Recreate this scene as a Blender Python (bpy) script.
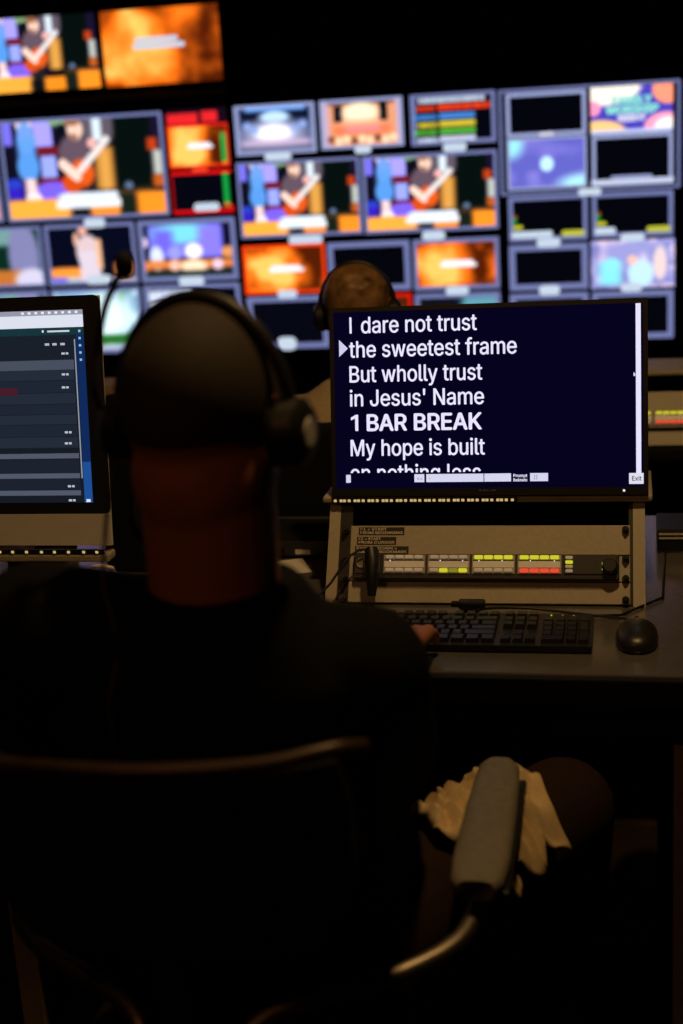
import bpy, bmesh, math, random
import numpy as np
from mathutils import Matrix, Vector

for o in list(bpy.data.objects):
    bpy.data.objects.remove(o, do_unlink=True)
sc = bpy.context.scene
col = sc.collection
random.seed(4)

# ------------------------------------------------------------------ camera
CAM_POS = Vector((0.0, 0.0, 1.56))
PITCH, ROLL, YAW = math.radians(15.5), math.radians(3.5), math.radians(12.0)
fwd = Vector((-math.sin(YAW) * math.cos(PITCH), math.cos(YAW) * math.cos(PITCH), -math.sin(PITCH)))
rgt = Vector((math.cos(YAW), math.sin(YAW), 0))
dwn = fwd.cross(rgt)
r_ = rgt * math.cos(ROLL) + dwn * math.sin(ROLL)
d_ = -rgt * math.sin(ROLL) + dwn * math.cos(ROLL)
cam_d = bpy.data.cameras.new('camera')
cam = bpy.data.objects.new('camera', cam_d)
col.objects.link(cam)
cam.matrix_world = Matrix(((r_.x, -d_.x, -fwd.x, CAM_POS.x), (r_.y, -d_.y, -fwd.y, CAM_POS.y),
                           (r_.z, -d_.z, -fwd.z, CAM_POS.z), (0, 0, 0, 1)))
cam_d.sensor_fit = 'VERTICAL'
cam_d.sensor_height = 36.0
cam_d.sensor_width = 24.0
cam_d.lens = 50.0
cam_d.clip_start = 0.05
cam_d.dof.use_dof = True
cam_d.dof.focus_distance = 2.44
cam_d.dof.aperture_fstop = 2.35
sc.camera = cam

# ------------------------------------------------------------------ world, lights, exposure
w = bpy.data.worlds.new('world')
sc.world = w
w.use_nodes = True
w.node_tree.nodes['Background'].inputs[0].default_value = (0.0, 0.0, 0.0, 1)
w.node_tree.nodes['Background'].inputs[1].default_value = 0.0
sc.view_settings.view_transform = 'Standard'
sc.view_settings.look = 'None'
sc.view_settings.gamma = 1.0
sc.view_settings.exposure = 0.0
sc.view_settings.use_curve_mapping = False

LAMP_POS = (0.02, 1.74, 2.86)      # warm ceiling downlight over the operator's desk
LAMP_POWER = 58.0
LAMP_COLOR = (1.0, 0.61, 0.23)
FILL_POS = (-0.9, -0.4, 2.86)     # added dim reddish fill behind the camera, for the back of the operator's head
FILL_POWER = 13.0
FILL_COLOR = (1.0, 0.42, 0.16)

# ------------------------------------------------------------------ helpers
def lin(c):
    c = c / 255.0
    return c / 12.92 if c <= 0.04045 else ((c + 0.055) / 1.055) ** 2.4

def S(r, g, b):
    return (lin(r), lin(g), lin(b))

def mat(name, color, rough=0.5, metal=0.0, var=0.12, scale=40.0, bump=0.0, spec=0.5, emit=None, estr=0.0):
    m = bpy.data.materials.new(name)
    m.use_nodes = True
    nt = m.node_tree
    b = nt.nodes['Principled BSDF']
    b.inputs['Roughness'].default_value = rough
    b.inputs['Metallic'].default_value = metal
    b.inputs['Specular IOR Level'].default_value = spec
    tc = nt.nodes.new('ShaderNodeTexCoord')
    nz = nt.nodes.new('ShaderNodeTexNoise')
    nz.inputs['Scale'].default_value = scale
    nz.inputs['Detail'].default_value = 4
    nt.links.new(tc.outputs['Object'], nz.inputs['Vector'])
    rp = nt.nodes.new('ShaderNodeValToRGB')
    lo = [max(0, c * (1 - var)) for c in color]
    hi = [min(1, c * (1 + var)) for c in color]
    rp.color_ramp.elements[0].position = 0.3
    rp.color_ramp.elements[1].position = 0.7
    rp.color_ramp.elements[0].color = (*lo, 1)
    rp.color_ramp.elements[1].color = (*hi, 1)
    nt.links.new(nz.outputs['Fac'], rp.inputs['Fac'])
    nt.links.new(rp.outputs['Color'], b.inputs['Base Color'])
    if bump:
        bp = nt.nodes.new('ShaderNodeBump')
        bp.inputs['Strength'].default_value = bump
        bp.inputs['Distance'].default_value = 0.002
        nt.links.new(nz.outputs['Fac'], bp.inputs['Height'])
        nt.links.new(bp.outputs['Normal'], b.inputs['Normal'])
    if emit:
        b.inputs['Emission Color'].default_value = (*emit, 1)
        b.inputs['Emission Strength'].default_value = estr
    return m

def emis(name, color, strength=1.0):
    m = bpy.data.materials.new(name)
    m.use_nodes = True
    nt = m.node_tree
    nt.nodes.clear()
    o = nt.nodes.new('ShaderNodeOutputMaterial')
    e = nt.nodes.new('ShaderNodeEmission')
    e.inputs[0].default_value = (*color, 1)
    e.inputs[1].default_value = strength
    nt.links.new(e.outputs[0], o.inputs[0])
    return m

def pixel_mat(name, strength=1.0):
    m = bpy.data.materials.new(name)
    m.use_nodes = True
    nt = m.node_tree
    nt.nodes.clear()
    o = nt.nodes.new('ShaderNodeOutputMaterial')
    e = nt.nodes.new('ShaderNodeEmission')
    a = nt.nodes.new('ShaderNodeAttribute')
    a.attribute_name = 'pixels'
    e.inputs[1].default_value = strength
    nt.links.new(a.outputs['Color'], e.inputs[0])
    nt.links.new(e.outputs[0], o.inputs[0])
    return m

class MB:
    """collects shapes (through an optional transform) into one mesh"""
    def __init__(self, T=None):
        self.v, self.f, self.T, self.smooth = [], [], T, False

    def add(self, vs, fs):
        n = len(self.v)
        for p in vs:
            p = Vector(p)
            self.v.append(self.T @ p if self.T else p)
        self.f += [tuple(n + i for i in f) for f in fs]
        return self

    def box(self, x0, x1, y0, y1, z0, z1, bev=0.0, seg=2):
        bm = bmesh.new()
        bmesh.ops.create_cube(bm, size=1.0)
        for v in bm.verts:
            v.co = Vector(((x0 + x1) / 2 + v.co.x * (x1 - x0), (y0 + y1) / 2 + v.co.y * (y1 - y0), (z0 + z1) / 2 + v.co.z * (z1 - z0)))
        if bev > 0:
            bmesh.ops.bevel(bm, geom=bm.edges[:], offset=bev, segments=seg, profile=0.5, affect='EDGES')
        bm.verts.index_update()
        self.add([v.co.copy() for v in bm.verts], [[v.index for v in f.verts] for f in bm.faces])
        bm.free()
        return self

    def prism(self, pts, axis, a, b):
        """2-D outline pts extruded along axis from a to b"""
        n = len(pts)
        def P(p, t):
            return {'x': (t, p[0], p[1]), 'y': (p[0], t, p[1]), 'z': (p[0], p[1], t)}[axis]
        vs = [P(p, a) for p in pts] + [P(p, b) for p in pts]
        fs = [list(range(n))[::-1], list(range(n, 2 * n))] + [[i, (i + 1) % n, n + (i + 1) % n, n + i] for i in range(n)]
        return self.add(vs, fs)

    def tube(self, pts, r, n=10, flat=1.0):
        pts = [Vector(p) for p in pts]
        rs = r if isinstance(r, (list, tuple)) else [r] * len(pts)
        vs, fs = [], []
        t0 = (pts[1] - pts[0]).normalized()
        up = Vector((0, 0, 1)) if abs(t0.z) < 0.9 else Vector((1, 0, 0))
        nrm = (up - t0 * up.dot(t0)).normalized()
        for i, p in enumerate(pts):
            if i == 0: t = pts[1] - pts[0]
            elif i == len(pts) - 1: t = pts[-1] - pts[-2]
            else: t = pts[i + 1] - pts[i - 1]
            t.normalize()
            nrm = (nrm - t * nrm.dot(t)).normalized()
            bn = t.cross(nrm)
            for k in range(n):
                a = 2 * math.pi * k / n
                vs.append(p + nrm * (math.cos(a) * rs[i] * flat) + bn * (math.sin(a) * rs[i]))
        for i in range(len(pts) - 1):
            for k in range(n):
                fs.append([i * n + k, i * n + (k + 1) % n, (i + 1) * n + (k + 1) % n, (i + 1) * n + k])
        fs.append(list(range(n))[::-1])
        fs.append([(len(pts) - 1) * n + k for k in range(n)])
        self.smooth = True
        return self.add(vs, fs)

    def ell(self, c, r, n=20, m=12, rot=None):
        vs, fs = [], []
        c = Vector(c)
        for j in range(1, m):
            th = math.pi * j / m
            for k in range(n):
                a = 2 * math.pi * k / n
                p = Vector((r[0] * math.sin(th) * math.cos(a), r[1] * math.sin(th) * math.sin(a), r[2] * math.cos(th)))
                vs.append(c + (rot @ p if rot else p))
        top = len(vs); p = Vector((0, 0, r[2])); vs.append(c + (rot @ p if rot else p))
        bot = len(vs); p = Vector((0, 0, -r[2])); vs.append(c + (rot @ p if rot else p))
        for j in range(m - 2):
            for k in range(n):
                fs.append([j * n + k, (j + 1) * n + k, (j + 1) * n + (k + 1) % n, j * n + (k + 1) % n])
        for k in range(n):
            fs.append([top, k, (k + 1) % n])
            fs.append([bot, (m - 2) * n + (k + 1) % n, (m - 2) * n + k])
        self.smooth = True
        return self.add(vs, fs)

    def cap(self, a, b, ra, rb, n=16):
        """tapered capsule"""
        a, b = Vector(a), Vector(b)
        t = (b - a).normalized()
        pts, rs = [], []
        for k in range(5):
            ang = math.pi / 2 * (1 - k / 5.0)
            pts.append(a - t * ra * math.sin(ang)); rs.append(max(1e-4, ra * math.cos(ang)))
        pts.append(a); rs.append(ra)
        pts.append(b); rs.append(rb)
        for k in range(1, 6):
            ang = math.pi / 2 * k / 5.0
            pts.append(b + t * rb * math.sin(ang)); rs.append(max(1e-4, rb * math.cos(ang)))
        return self.tube(pts, rs, n)

    def loft(self, rings, n=28, pw=2.4):
        """rings: (x, y, z, half width, half depth); super-elliptic cross-sections"""
        vs, fs = [], []
        for (x, y, z, a, b) in rings:
            for k in range(n):
                t = 2 * math.pi * k / n
                cx, sx = math.cos(t), math.sin(t)
                vs.append((x + a * math.copysign(abs(cx) ** (2 / pw), cx), y + b * math.copysign(abs(sx) ** (2 / pw), sx), z))
        for i in range(len(rings) - 1):
            for k in range(n):
                fs.append([i * n + k, i * n + (k + 1) % n, (i + 1) * n + (k + 1) % n, (i + 1) * n + k])
        fs.append(list(range(n))[::-1])
        fs.append([(len(rings) - 1) * n + k for k in range(n)])
        self.smooth = True
        return self.add(vs, fs)

    def cyl(self, a, b, r, n=16):
        return self.tube([a, b], r, n)

    def rrect(self, x0, x1, z0, z1, y, r, th, seg=4):
        """rounded rectangle in the xz plane, extruded from y to y+th"""
        pts = []
        for cx, cz, a0 in ((x1 - r, z1 - r, 0), (x0 + r, z1 - r, 90), (x0 + r, z0 + r, 180), (x1 - r, z0 + r, 270)):
            for k in range(seg + 1):
                a = math.radians(a0 + 90 * k / seg)
                pts.append((cx + r * math.cos(a), cz + r * math.sin(a)))
        return self.prism(pts, 'y', y, y + th)

    def frame(self, x0, x1, z0, z1, y, wd, th):
        """flat rectangular ring"""
        i0, i1, j0, j1 = x0 + wd, x1 - wd, z0 + wd, z1 - wd
        vs = []
        for yy in (y, y + th):
            vs += [(x0, yy, z0), (x1, yy, z0), (x1, yy, z1), (x0, yy, z1), (i0, yy, j0), (i1, yy, j0), (i1, yy, j1), (i0, yy, j1)]
        fs = []
        for k in range(4):
            l = (k + 1) % 4
            fs += [[k, l, 4 + l, 4 + k], [8 + k, 12 + k, 12 + l, 8 + l], [k, 8 + k, 8 + l, l], [4 + k, 4 + l, 12 + l, 12 + k]]
        return self.add(vs, fs)

WL = {}
def wloc(o):
    return WL.get(o.name, Vector((0, 0, 0))) if o else Vector((0, 0, 0))

def fix_normals(me):
    bm = bmesh.new(); bm.from_mesh(me)
    bmesh.ops.recalc_face_normals(bm, faces=bm.faces[:])
    bm.to_mesh(me); bm.free()

def link(name, me, material, parent=None, origin=None):
    o = bpy.data.objects.new(name, me)
    col.objects.link(o)
    if material is not None and not me.materials:
        me.materials.append(material)
    pl = wloc(parent)
    if parent is not None:
        o.parent = parent
    og = Vector(origin) if origin is not None else pl
    o.location = og - pl
    WL[o.name] = og
    return o

def build(mb, name, material, parent=None, origin=None, smooth=None, recalc=True):
    pl = wloc(parent)
    if origin is None:
        if parent is None:
            xs = [v.x for v in mb.v]; ys = [v.y for v in mb.v]; zs = [v.z for v in mb.v]
            origin = ((min(xs) + max(xs)) / 2, (min(ys) + max(ys)) / 2, min(zs))
        else:
            origin = pl
    og = Vector(origin)
    me = bpy.data.meshes.new(name)
    me.from_pydata([tuple(v - og) for v in mb.v], [], mb.f)
    if recalc:
        fix_normals(me)
    sm = mb.smooth if smooth is None else smooth
    if sm:
        me.polygons.foreach_set('use_smooth', [True] * len(me.polygons))
        try:
            me.set_sharp_from_angle(angle=math.radians(45))
        except Exception:
            pass
    me.update()
    return link(name, me, material, parent, og)

def tag(o, label=None, cat=None, group=None, kind=None):
    if label: o['label'] = label
    if cat: o['category'] = cat
    if group: o['group'] = group
    if kind: o['kind'] = kind
    return o

def thing(name, loc, label, cat, group=None):
    o = bpy.data.objects.new(name, None)
    col.objects.link(o)
    o.location = loc
    o.empty_display_size = 0.05
    WL[o.name] = Vector(loc)
    return tag(o, label, cat, group)

def struct(mb, name, material, parent=None):
    o = build(mb, name, material, parent)
    if parent is None: o['kind'] = 'structure'
    return o

def dup(o, delta, parent=None, keepname=True):
    c = o.copy()
    col.objects.link(c)
    c.parent = parent
    if parent is None:
        c.location = o.location + Vector(delta)
        WL[c.name] = wloc(o) + Vector(delta)
    else:
        WL[c.name] = wloc(o) + Vector(delta)
    for ch in [k for k in o.children]:
        dup(ch, delta, c)
    return c

FONT = None
try:
    import os
    _fp = os.path.join(bpy.utils.resource_path('LOCAL'), 'datafiles', 'fonts', 'Inter.woff2')
    if os.path.exists(_fp):
        FONT = bpy.data.fonts.load(_fp)          # sans-serif face that ships with Blender
except Exception:
    FONT = None

def glyph_fill(s, size, res=5):
    """outline of a line of text filled by a constrained triangulation with the non-zero winding rule"""
    cu = bpy.data.curves.new('lettering', 'FONT')
    cu.body = s
    if FONT: cu.font = FONT
    cu.size = size
    cu.fill_mode = 'NONE'
    cu.resolution_u = res
    o = bpy.data.objects.new('lettering', cu)
    col.objects.link(o)
    dg = bpy.context.evaluated_depsgraph_get()
    me = bpy.data.meshes.new_from_object(o.evaluated_get(dg))
    bpy.data.objects.remove(o, do_unlink=True)
    bpy.data.curves.remove(cu)
    vs = [Vector((v.co.x, v.co.y)) for v in me.vertices]
    es = [tuple(e.vertices) for e in me.edges]
    bpy.data.meshes.remove(me)
    from mathutils.geometry import delaunay_2d_cdt
    ov, oe, of, *_ = delaunay_2d_cdt(vs, es, [], 1, 1e-7)
    A = np.array([vs[i][:] for i, _ in es]); B = np.array([vs[j][:] for _, j in es])
    out = []
    for f in of:
        c = sum((ov[i] for i in f), Vector((0, 0))) / len(f)
        up = (A[:, 1] <= c.y) & (B[:, 1] > c.y); dn = (A[:, 1] > c.y) & (B[:, 1] <= c.y)
        crs = (B[:, 0] - A[:, 0]) * (c.y - A[:, 1]) - (c.x - A[:, 0]) * (B[:, 1] - A[:, 1])
        if int((up & (crs > 0)).sum()) - int((dn & (crs < 0)).sum()) != 0:
            out.append(list(f))
    return [(v.x, v.y) for v in ov], out

_gv, _gf = glyph_fill('H', 1.0)
CAPR = max(_gv[i][1] for f in _gf for i in f) - min(_gv[i][1] for f in _gf for i in f)

def text_mesh(s, x0, base, cap_h, T, width=None, bold=0.0, depth=0.0004, clip=None, align='LEFT'):
    """a line of lettering in the local xz plane (x right, z up), facing -y"""
    vs, fs = glyph_fill(s, cap_h / CAPR)
    if clip is not None:                      # keep what lies above the clip line
        h = clip - base
        nv, nf = [], []
        for f in fs:
            poly = [vs[i] for i in f]; out = []
            for i in range(len(poly)):
                p, q = poly[i], poly[(i + 1) % len(poly)]
                if p[1] >= h: out.append(p)
                if (p[1] >= h) != (q[1] >= h):
                    k = (h - p[1]) / (q[1] - p[1]); out.append((p[0] + (q[0] - p[0]) * k, h))
            if len(out) > 2:
                nf.append(list(range(len(nv), len(nv) + len(out)))); nv += out
        vs, fs = nv, nf
    used = sorted({i for f in fs for i in f})
    a, b = min(vs[i][0] for i in used), max(vs[i][0] for i in used)
    sx = (width - 2 * bold) / (b - a) if width else 1.0
    off = x0 + bold if align == 'LEFT' else x0 - (b - a) * sx / 2
    mb = MB(T)
    for k, (dx, dz) in enumerate(((0, 0), (-1, 0), (1, 0), (0, 0.7), (0, -0.7)) if bold else ((0, 0),)):
        mb.add([(off + dx * bold + (v[0] - a) * sx, -0.00002 * k, base + v[1] + dz * bold) for v in vs], [f[::-1] for f in fs])
    return mb

def tilt(px, py, pz, deg, yaw=0.0):
    """local (x, y depth, z along the slant) -> world; leaning back by deg"""
    return Matrix.Translation((px, py, pz)) @ Matrix.Rotation(math.radians(yaw), 4, 'Z') @ Matrix.Rotation(math.radians(-deg), 4, 'X')

# ------------------------------------------------------------------ pictures shown on the screens
def vnoise(nx, ny, fx, fy, seed):
    rs = np.random.RandomState(seed)
    g = rs.rand(int(fy) + 3, int(fx) + 3)
    X, Y = np.meshgrid(np.linspace(0, fx, nx), np.linspace(0, fy, ny))
    i, j = X.astype(int), Y.astype(int)
    u, v = X - i, Y - j
    u = u * u * (3 - 2 * u); v = v * v * (3 - 2 * v)
    return (g[j, i] * (1 - u) + g[j, i + 1] * u) * (1 - v) + (g[j + 1, i] * (1 - u) + g[j + 1, i + 1] * u) * v

class Cv:
    """small colour field, x right and y down, both 0..1"""
    def __init__(self, nx, ny, bg):
        self.nx, self.ny = nx, ny
        self.im = np.ones((ny, nx, 3)) * np.array(bg, float)
        self.X, self.Y = np.meshgrid(np.linspace(0, 1, nx), np.linspace(0, 1, ny))

    def put(self, m, c):
        m = np.clip(m, 0, 1)[..., None]
        self.im = self.im * (1 - m) + np.array(c, float) * m
        return self

    def rect(self, x0, x1, y0, y1, c, s=0.012):
        q = lambda t: np.clip(t / s + 0.5, 0, 1)
        return self.put(q(self.X - x0) * q(x1 - self.X) * q(self.Y - y0) * q(y1 - self.Y), c)

    def ell(self, cx, cy, rx, ry, c, s=0.25):
        d = np.sqrt(((self.X - cx) / rx) ** 2 + ((self.Y - cy) / ry) ** 2)
        return self.put((1 - d) / s + 0.5, c)

    def line(self, x0, y0, x1, y1, wd, c, asp=1.78):
        ax, ay, bx, by = x0 * asp, y0, x1 * asp, y1
        px, py = self.X * asp - ax, self.Y - ay
        dx, dy = bx - ax, by - ay
        t = np.clip((px * dx + py * dy) / (dx * dx + dy * dy), 0, 1)
        d = np.sqrt((px - t * dx) ** 2 + (py - t * dy) ** 2)
        return self.put((wd - d) / 0.02 + 0.5, c)

    def words(self, x0, x1, y0, y1, c, seed=1, n=14):
        rs = np.random.RandomState(seed)
        x = x0
        while x < x1:
            wd = (x1 - x0) / n * rs.uniform(0.5, 1.0)
            self.rect(x, min(x + wd, x1), y0, y1, c, 0.012)
            x += wd + (x1 - x0) / n * 0.22
        return self

def p_guitar():
    c = Cv(120, 68, (6, 8, 12))
    c.rect(0.0, 0.6, 0, 0.8, (14, 12, 30), 0.1)
    c.rect(0.02, 0.075, 0.02, 0.24, (120, 110, 240))
    c.rect(0.0, 0.12, 0.62, 0.8, (50, 30, 190), 0.08)
    c.ell(0.06, 0.62, 0.05, 0.05, (40, 60, 190))
    c.rect(0.21, 0.325, -.1, 0.27, (165, 155, 255))
    c.rect(0.31, 0.42, 0.0, 0.07, (130, 170, 120), 0.03)
    c.rect(0.22, 0.36, 0.27, 0.36, (110, 20, 30), 0.03)
    c.rect(0.24, 0.335, 0.36, 0.58, (150, 165, 255))
    c.rect(0.22, 0.38, 0.58, 0.64, (120, 20, 35), 0.03)
    c.ell(0.30, 0.72, 0.12, 0.10, (120, 95, 245))
    c.rect(0.37, 0.40, 0.05, 0.2, (8, 10, 20))
    # left singer in a blue dress
    c.ell(0.130, 0.02, 0.025, 0.10, (235, 205, 215)); c.ell(0.185, 0.02, 0.025, 0.10, (235, 205, 215))
    c.ell(0.16, 0.18, 0.055, 0.16, (110, 155, 235))
    c.rect(0.105, 0.215, 0.18, 0.57, (95, 155, 235), 0.04)
    c.ell(0.16, 0.46, 0.068, 0.14, (85, 150, 230))
    c.rect(0.13, 0.20, 0.58, 0.80, (245, 210, 210), 0.03)
    c.ell(0.175, 0.78, 0.05, 0.06, (250, 228, 228))
    # man behind in a grey jacket and tan trousers
    c.ell(0.61, 0.10, 0.105, 0.22, (92, 82, 95))
    c.rect(0.575, 0.63, -.05, 0.24, (215, 230, 240), 0.02)
    c.rect(0.575, 0.69, 0.30, 0.72, (205, 140, 60), 0.04)
    c.rect(0.62, 0.65, 0.35, 0.72, (225, 165, 80), 0.03)
    # guitarist
    c.ell(0.455, 0.36, 0.10, 0.20, (96, 78, 92))
    c.rect(0.44, 0.53, 0.5, 0.98, (30, 30, 34), 0.03)
    c.ell(0.470, 0.115, 0.048, 0.105, (240, 200, 180))
    c.ell(0.455, 0.04, 0.048, 0.045, (150, 100, 70)); c.ell(0.455, 0.19, 0.03, 0.03, (150, 105, 85))
    c.ell(0.490, 0.55, 0.075, 0.14, (225, 88, 22))
    c.ell(0.425, 0.64, 0.065, 0.10, (210, 75, 15))
    c.line(0.48, 0.52, 0.655, 0.23, 0.036, (230, 222, 220))
    c.line(0.375, 0.45, 0.455, 0.58, 0.05, (250, 212, 196))
    c.ell(0.565, 0.26, 0.028, 0.05, (240, 175, 170))
    # dark drape, lamp spots and amber stage
    c.rect(0.705, 0.925, 0.0, 0.74, (5, 14, 12), 0.03)
    c.rect(0.925, 1.02, 0.0, 0.78, (22, 16, 40), 0.02)
    c.rect(0.90, 0.96, 0.24, 0.36, (185, 60, 20), 0.02)
    c.rect(0.93, 0.985, 0.36, 0.60, (190, 195, 185), 0.03)
    c.rect(0.92, 0.99, 0.6, 0.72, (190, 90, 25), 0.03)
    c.rect(0.70, 0.93, 0.72, 0.8, (70, 50, 30), 0.06)
    c.ell(0.77, 0.69, 0.025, 0.035, (90, 110, 140))
    c.rect(-.1, 0.42, 0.79, 1.1, (255, 170, 60), 0.04)
    c.rect(0.40, 0.52, 0.84, 1.1, (16, 14, 18), 0.05)
    c.rect(0.52, 0.71, 0.82, 1.1, (245, 140, 30), 0.03)
    c.rect(0.71, 0.80, 0.78, 1.1, (20, 30, 22), 0.04)
    c.rect(0.81, 1.1, 0.76, 1.1, (255, 145, 35), 0.04)
    return c

def cap_lines(c):
    c.words(0.36, 0.69, 0.735, 0.80, (235, 240, 250), 3)
    c.words(0.31, 0.71, 0.815, 0.895, (245, 248, 255), 5)
    c.rect(0.33, 0.70, 0.75, 0.89, (225, 232, 245), 0.03)
    return c

def p_flame(seed, border=None, dim=1.0, cap=True):
    nx, ny = 84, 48
    c = Cv(nx, ny, (0, 0, 0))
    n = 0.62 * vnoise(nx, ny, 4, 2.6, seed) + 0.28 * vnoise(nx, ny, 9, 6, seed + 1) + 0.10 * vnoise(nx, ny, 18, 12, seed + 2)
    blob = np.exp(-(((c.X - 0.36) / 0.36) ** 2 + ((c.Y - 0.55) / 0.6) ** 2))
    t = np.clip(1.35 * n + 1.0 * blob - 0.55 - 0.35 * np.clip(c.X - 0.6, 0, 1), 0, 1)[..., None]
    lo, mid, hi = np.array((80, 26, 4.)), np.array((245, 110, 18.)), np.array((255, 195, 95.))
    c.im = np.where(t < 0.5, lo + (mid - lo) * t * 2, mid + (hi - mid) * (t - 0.5) * 2) * dim
    if cap:
        c.rect(0.34, 0.70, 0.42, 0.56, (235, 235, 245), 0.03)
        c.rect(0.31, 0.74, 0.48, 0.56, (235, 235, 245), 0.03)
    if border:
        c.rect(-1, 0.035, -1, 2, border); c.rect(0.965, 2, -1, 2, border)
        c.rect(-1, 2, -1, 0.05, border); c.rect(-1, 2, 0.95, 2, border)
    return c

def p_black(c=(3, 4, 10)):
    return Cv(6, 4, c)

def p_hall():
    c = Cv(72, 40, (60, 70, 105))
    c.rect(0, 1, 0, 0.30, (10, 16, 40), 0.1)
    c.rect(0.12, 0.9, 0.0, 0.12, (120, 175, 255), 0.08)
    c.rect(-.1, 0.06, -.1, 1.1, (105, 115, 160)); c.rect(0.94, 1.1, -.1, 1.1, (105, 115, 160))
    c.ell(0.5, 0.25, 0.19, 0.12, (190, 225, 255), 0.5)
    c.ell(0.48, 0.60, 0.36, 0.26, (190, 190, 225), 0.8)
    c.ell(0.48, 0.58, 0.22, 0.18, (255, 250, 255), 0.6)
    c.rect(0.05, 0.95, 0.72, 0.85, (200, 175, 205), 0.12)
    c.rect(0.05, 0.95, 0.85, 1.1, (110, 110, 145), 0.1)
    for k, (x, y) in enumerate(((0.15, 0.42), (0.85, 0.42), (0.24, 0.5), (0.75, 0.5))):
        c.ell(x, y, 0.05, 0.08, (140, 165, 225), 0.7)
    return c

def p_stage_warm():
    c = Cv(72, 40, (225, 150, 110))
    c.rect(-.1, 0.10, -.1, 1.1, (190, 165, 190)); c.rect(0.92, 1.1, -.1, 1.1, (190, 165, 190))
    c.rect(0.10, 0.9, 0.0, 0.10, (70, 50, 55), 0.06)
    c.rect(0.16, 0.27, 0.12, 0.46, (8, 8, 18)); c.rect(0.72, 0.82, 0.08, 0.46, (8, 8, 18))
    c.ell(0.49, 0.28, 0.22, 0.22, (255, 235, 200), 0.5)
    c.rect(0.27, 0.72, 0.42, 0.60, (250, 180, 140), 0.12)
    c.rect(0.15, 0.85, 0.54, 0.72, (235, 120, 80), 0.1)
    c.rect(0.30, 0.72, 0.56, 0.66, (255, 140, 150), 0.08)
    for k in range(9):
        c.ell(0.12 + k * 0.095, 0.82 + 0.04 * (k % 2), 0.045, 0.08, ((255, 215, 175) if k % 3 else (120, 70, 50)), 0.6)
    return c

def p_timers():
    c = Cv(96, 52, (4, 5, 14))
    c.rect(-.1, 0.06, -.1, 1.1, (110, 118, 165)); c.rect(0.955, 1.1, -.1, 1.1, (110, 118, 165))
    c.rect(-.1, 1.1, 0.93, 1.1, (110, 118, 165))
    c.words(0.10, 0.88, 0.06, 0.17, (205, 220, 240), 2, 20)
    c.words(0.08, 0.30, 0.22, 0.33, (235, 60, 30), 3, 8); c.words(0.33, 0.95, 0.20, 0.33, (245, 65, 30), 4, 18)
    rows = ((0.38, 0.50, (70, 140, 225)), (0.54, 0.66, (225, 205, 60)), (0.70, 0.80, (90, 195, 60)), (0.84, 0.96, (205, 215, 235)))
    for k, (a, b, q) in enumerate(rows):
        c.words(0.03 if k in (0, 2) else 0.08, 0.31, a + 0.02, b, q, 10 + k, 7)
        c.words(0.34, 0.76, a, b, q, 20 + k, 12)
        c.rect(0.34, 0.76, a + 0.02, b - 0.02, [v * 0.9 for v in q], 0.03)
    return c

def p_ui_blue():
    c = Cv(60, 36, (95, 95, 190))
    n = vnoise(60, 36, 6, 4, 8)
    c.put(np.clip(n - 0.35, 0, 1), (150, 140, 225))
    c.ell(0.04, 0.1, 0.16, 0.28, (150, 225, 235), 0.8); c.ell(0.95, 0.95, 0.30, 0.20, (170, 230, 245), 0.8)
    c.ell(0.5, 0.52, 0.085, 0.15, (190, 235, 255), 0.3)
    return c

def p_logo():
    c = Cv(84, 48, (70, 62, 180))
    c.ell(0.12, 0.0, 0.5, 0.40, (250, 240, 225), 0.15)
    c.ell(0.02, 0.45, 0.10, 0.16, (255, 150, 190), 0.3)
    c.ell(0.95, 0.1, 0.20, 0.32, (255, 150, 120), 0.2)
    c.ell(0.1, 1.0, 0.34, 0.30, (255, 200, 130), 0.2)
    c.ell(0.92, 0.92, 0.27, 0.33, (255, 160, 190), 0.15)
    c.ell(0.94, 0.95, 0.17, 0.25, (250, 240, 235), 0.15)
    c.rect(-.1, 1.1, 0.92, 1.1, (190, 200, 240), 0.05)
    return c

def p_meter():
    c = Cv(60, 36, (3, 4, 10))
    c.rect(0.01, 0.07, 0.42, 0.62, (20, 130, 45)); c.rect(0.01, 0.08, 0.40, 0.46, (150, 60, 25))
    c.rect(0.0, 0.15, 0.66, 0.76, (190, 190, 40), 0.03)
    return c

def p_crowd():
    nx, ny = 66, 38
    c = Cv(nx, ny, (150, 150, 210))
    a, b = vnoise(nx, ny, 8, 5, 31), vnoise(nx, ny, 12, 8, 33)
    c.put(np.clip(a * 2.2 - 1.0, 0, 1), (215, 195, 225)); c.put(np.clip(b * 2.4 - 1.5, 0, 1), (110, 110, 175))
    c.rect(0.10, 0.36, 0.44, 0.92, (130, 225, 235), 0.1)
    c.ell(0.25, 0.50, 0.1, 0.14, (140, 225, 240), 0.3)
    c.ell(0.60, 0.70, 0.16, 0.30, (190, 225, 250), 0.3); c.ell(0.50, 0.42, 0.06, 0.1, (240, 190, 170), 0.4)
    c.ell(0.83, 0.5, 0.08, 0.35, (230, 205, 205), 0.4)
    return c

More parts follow.
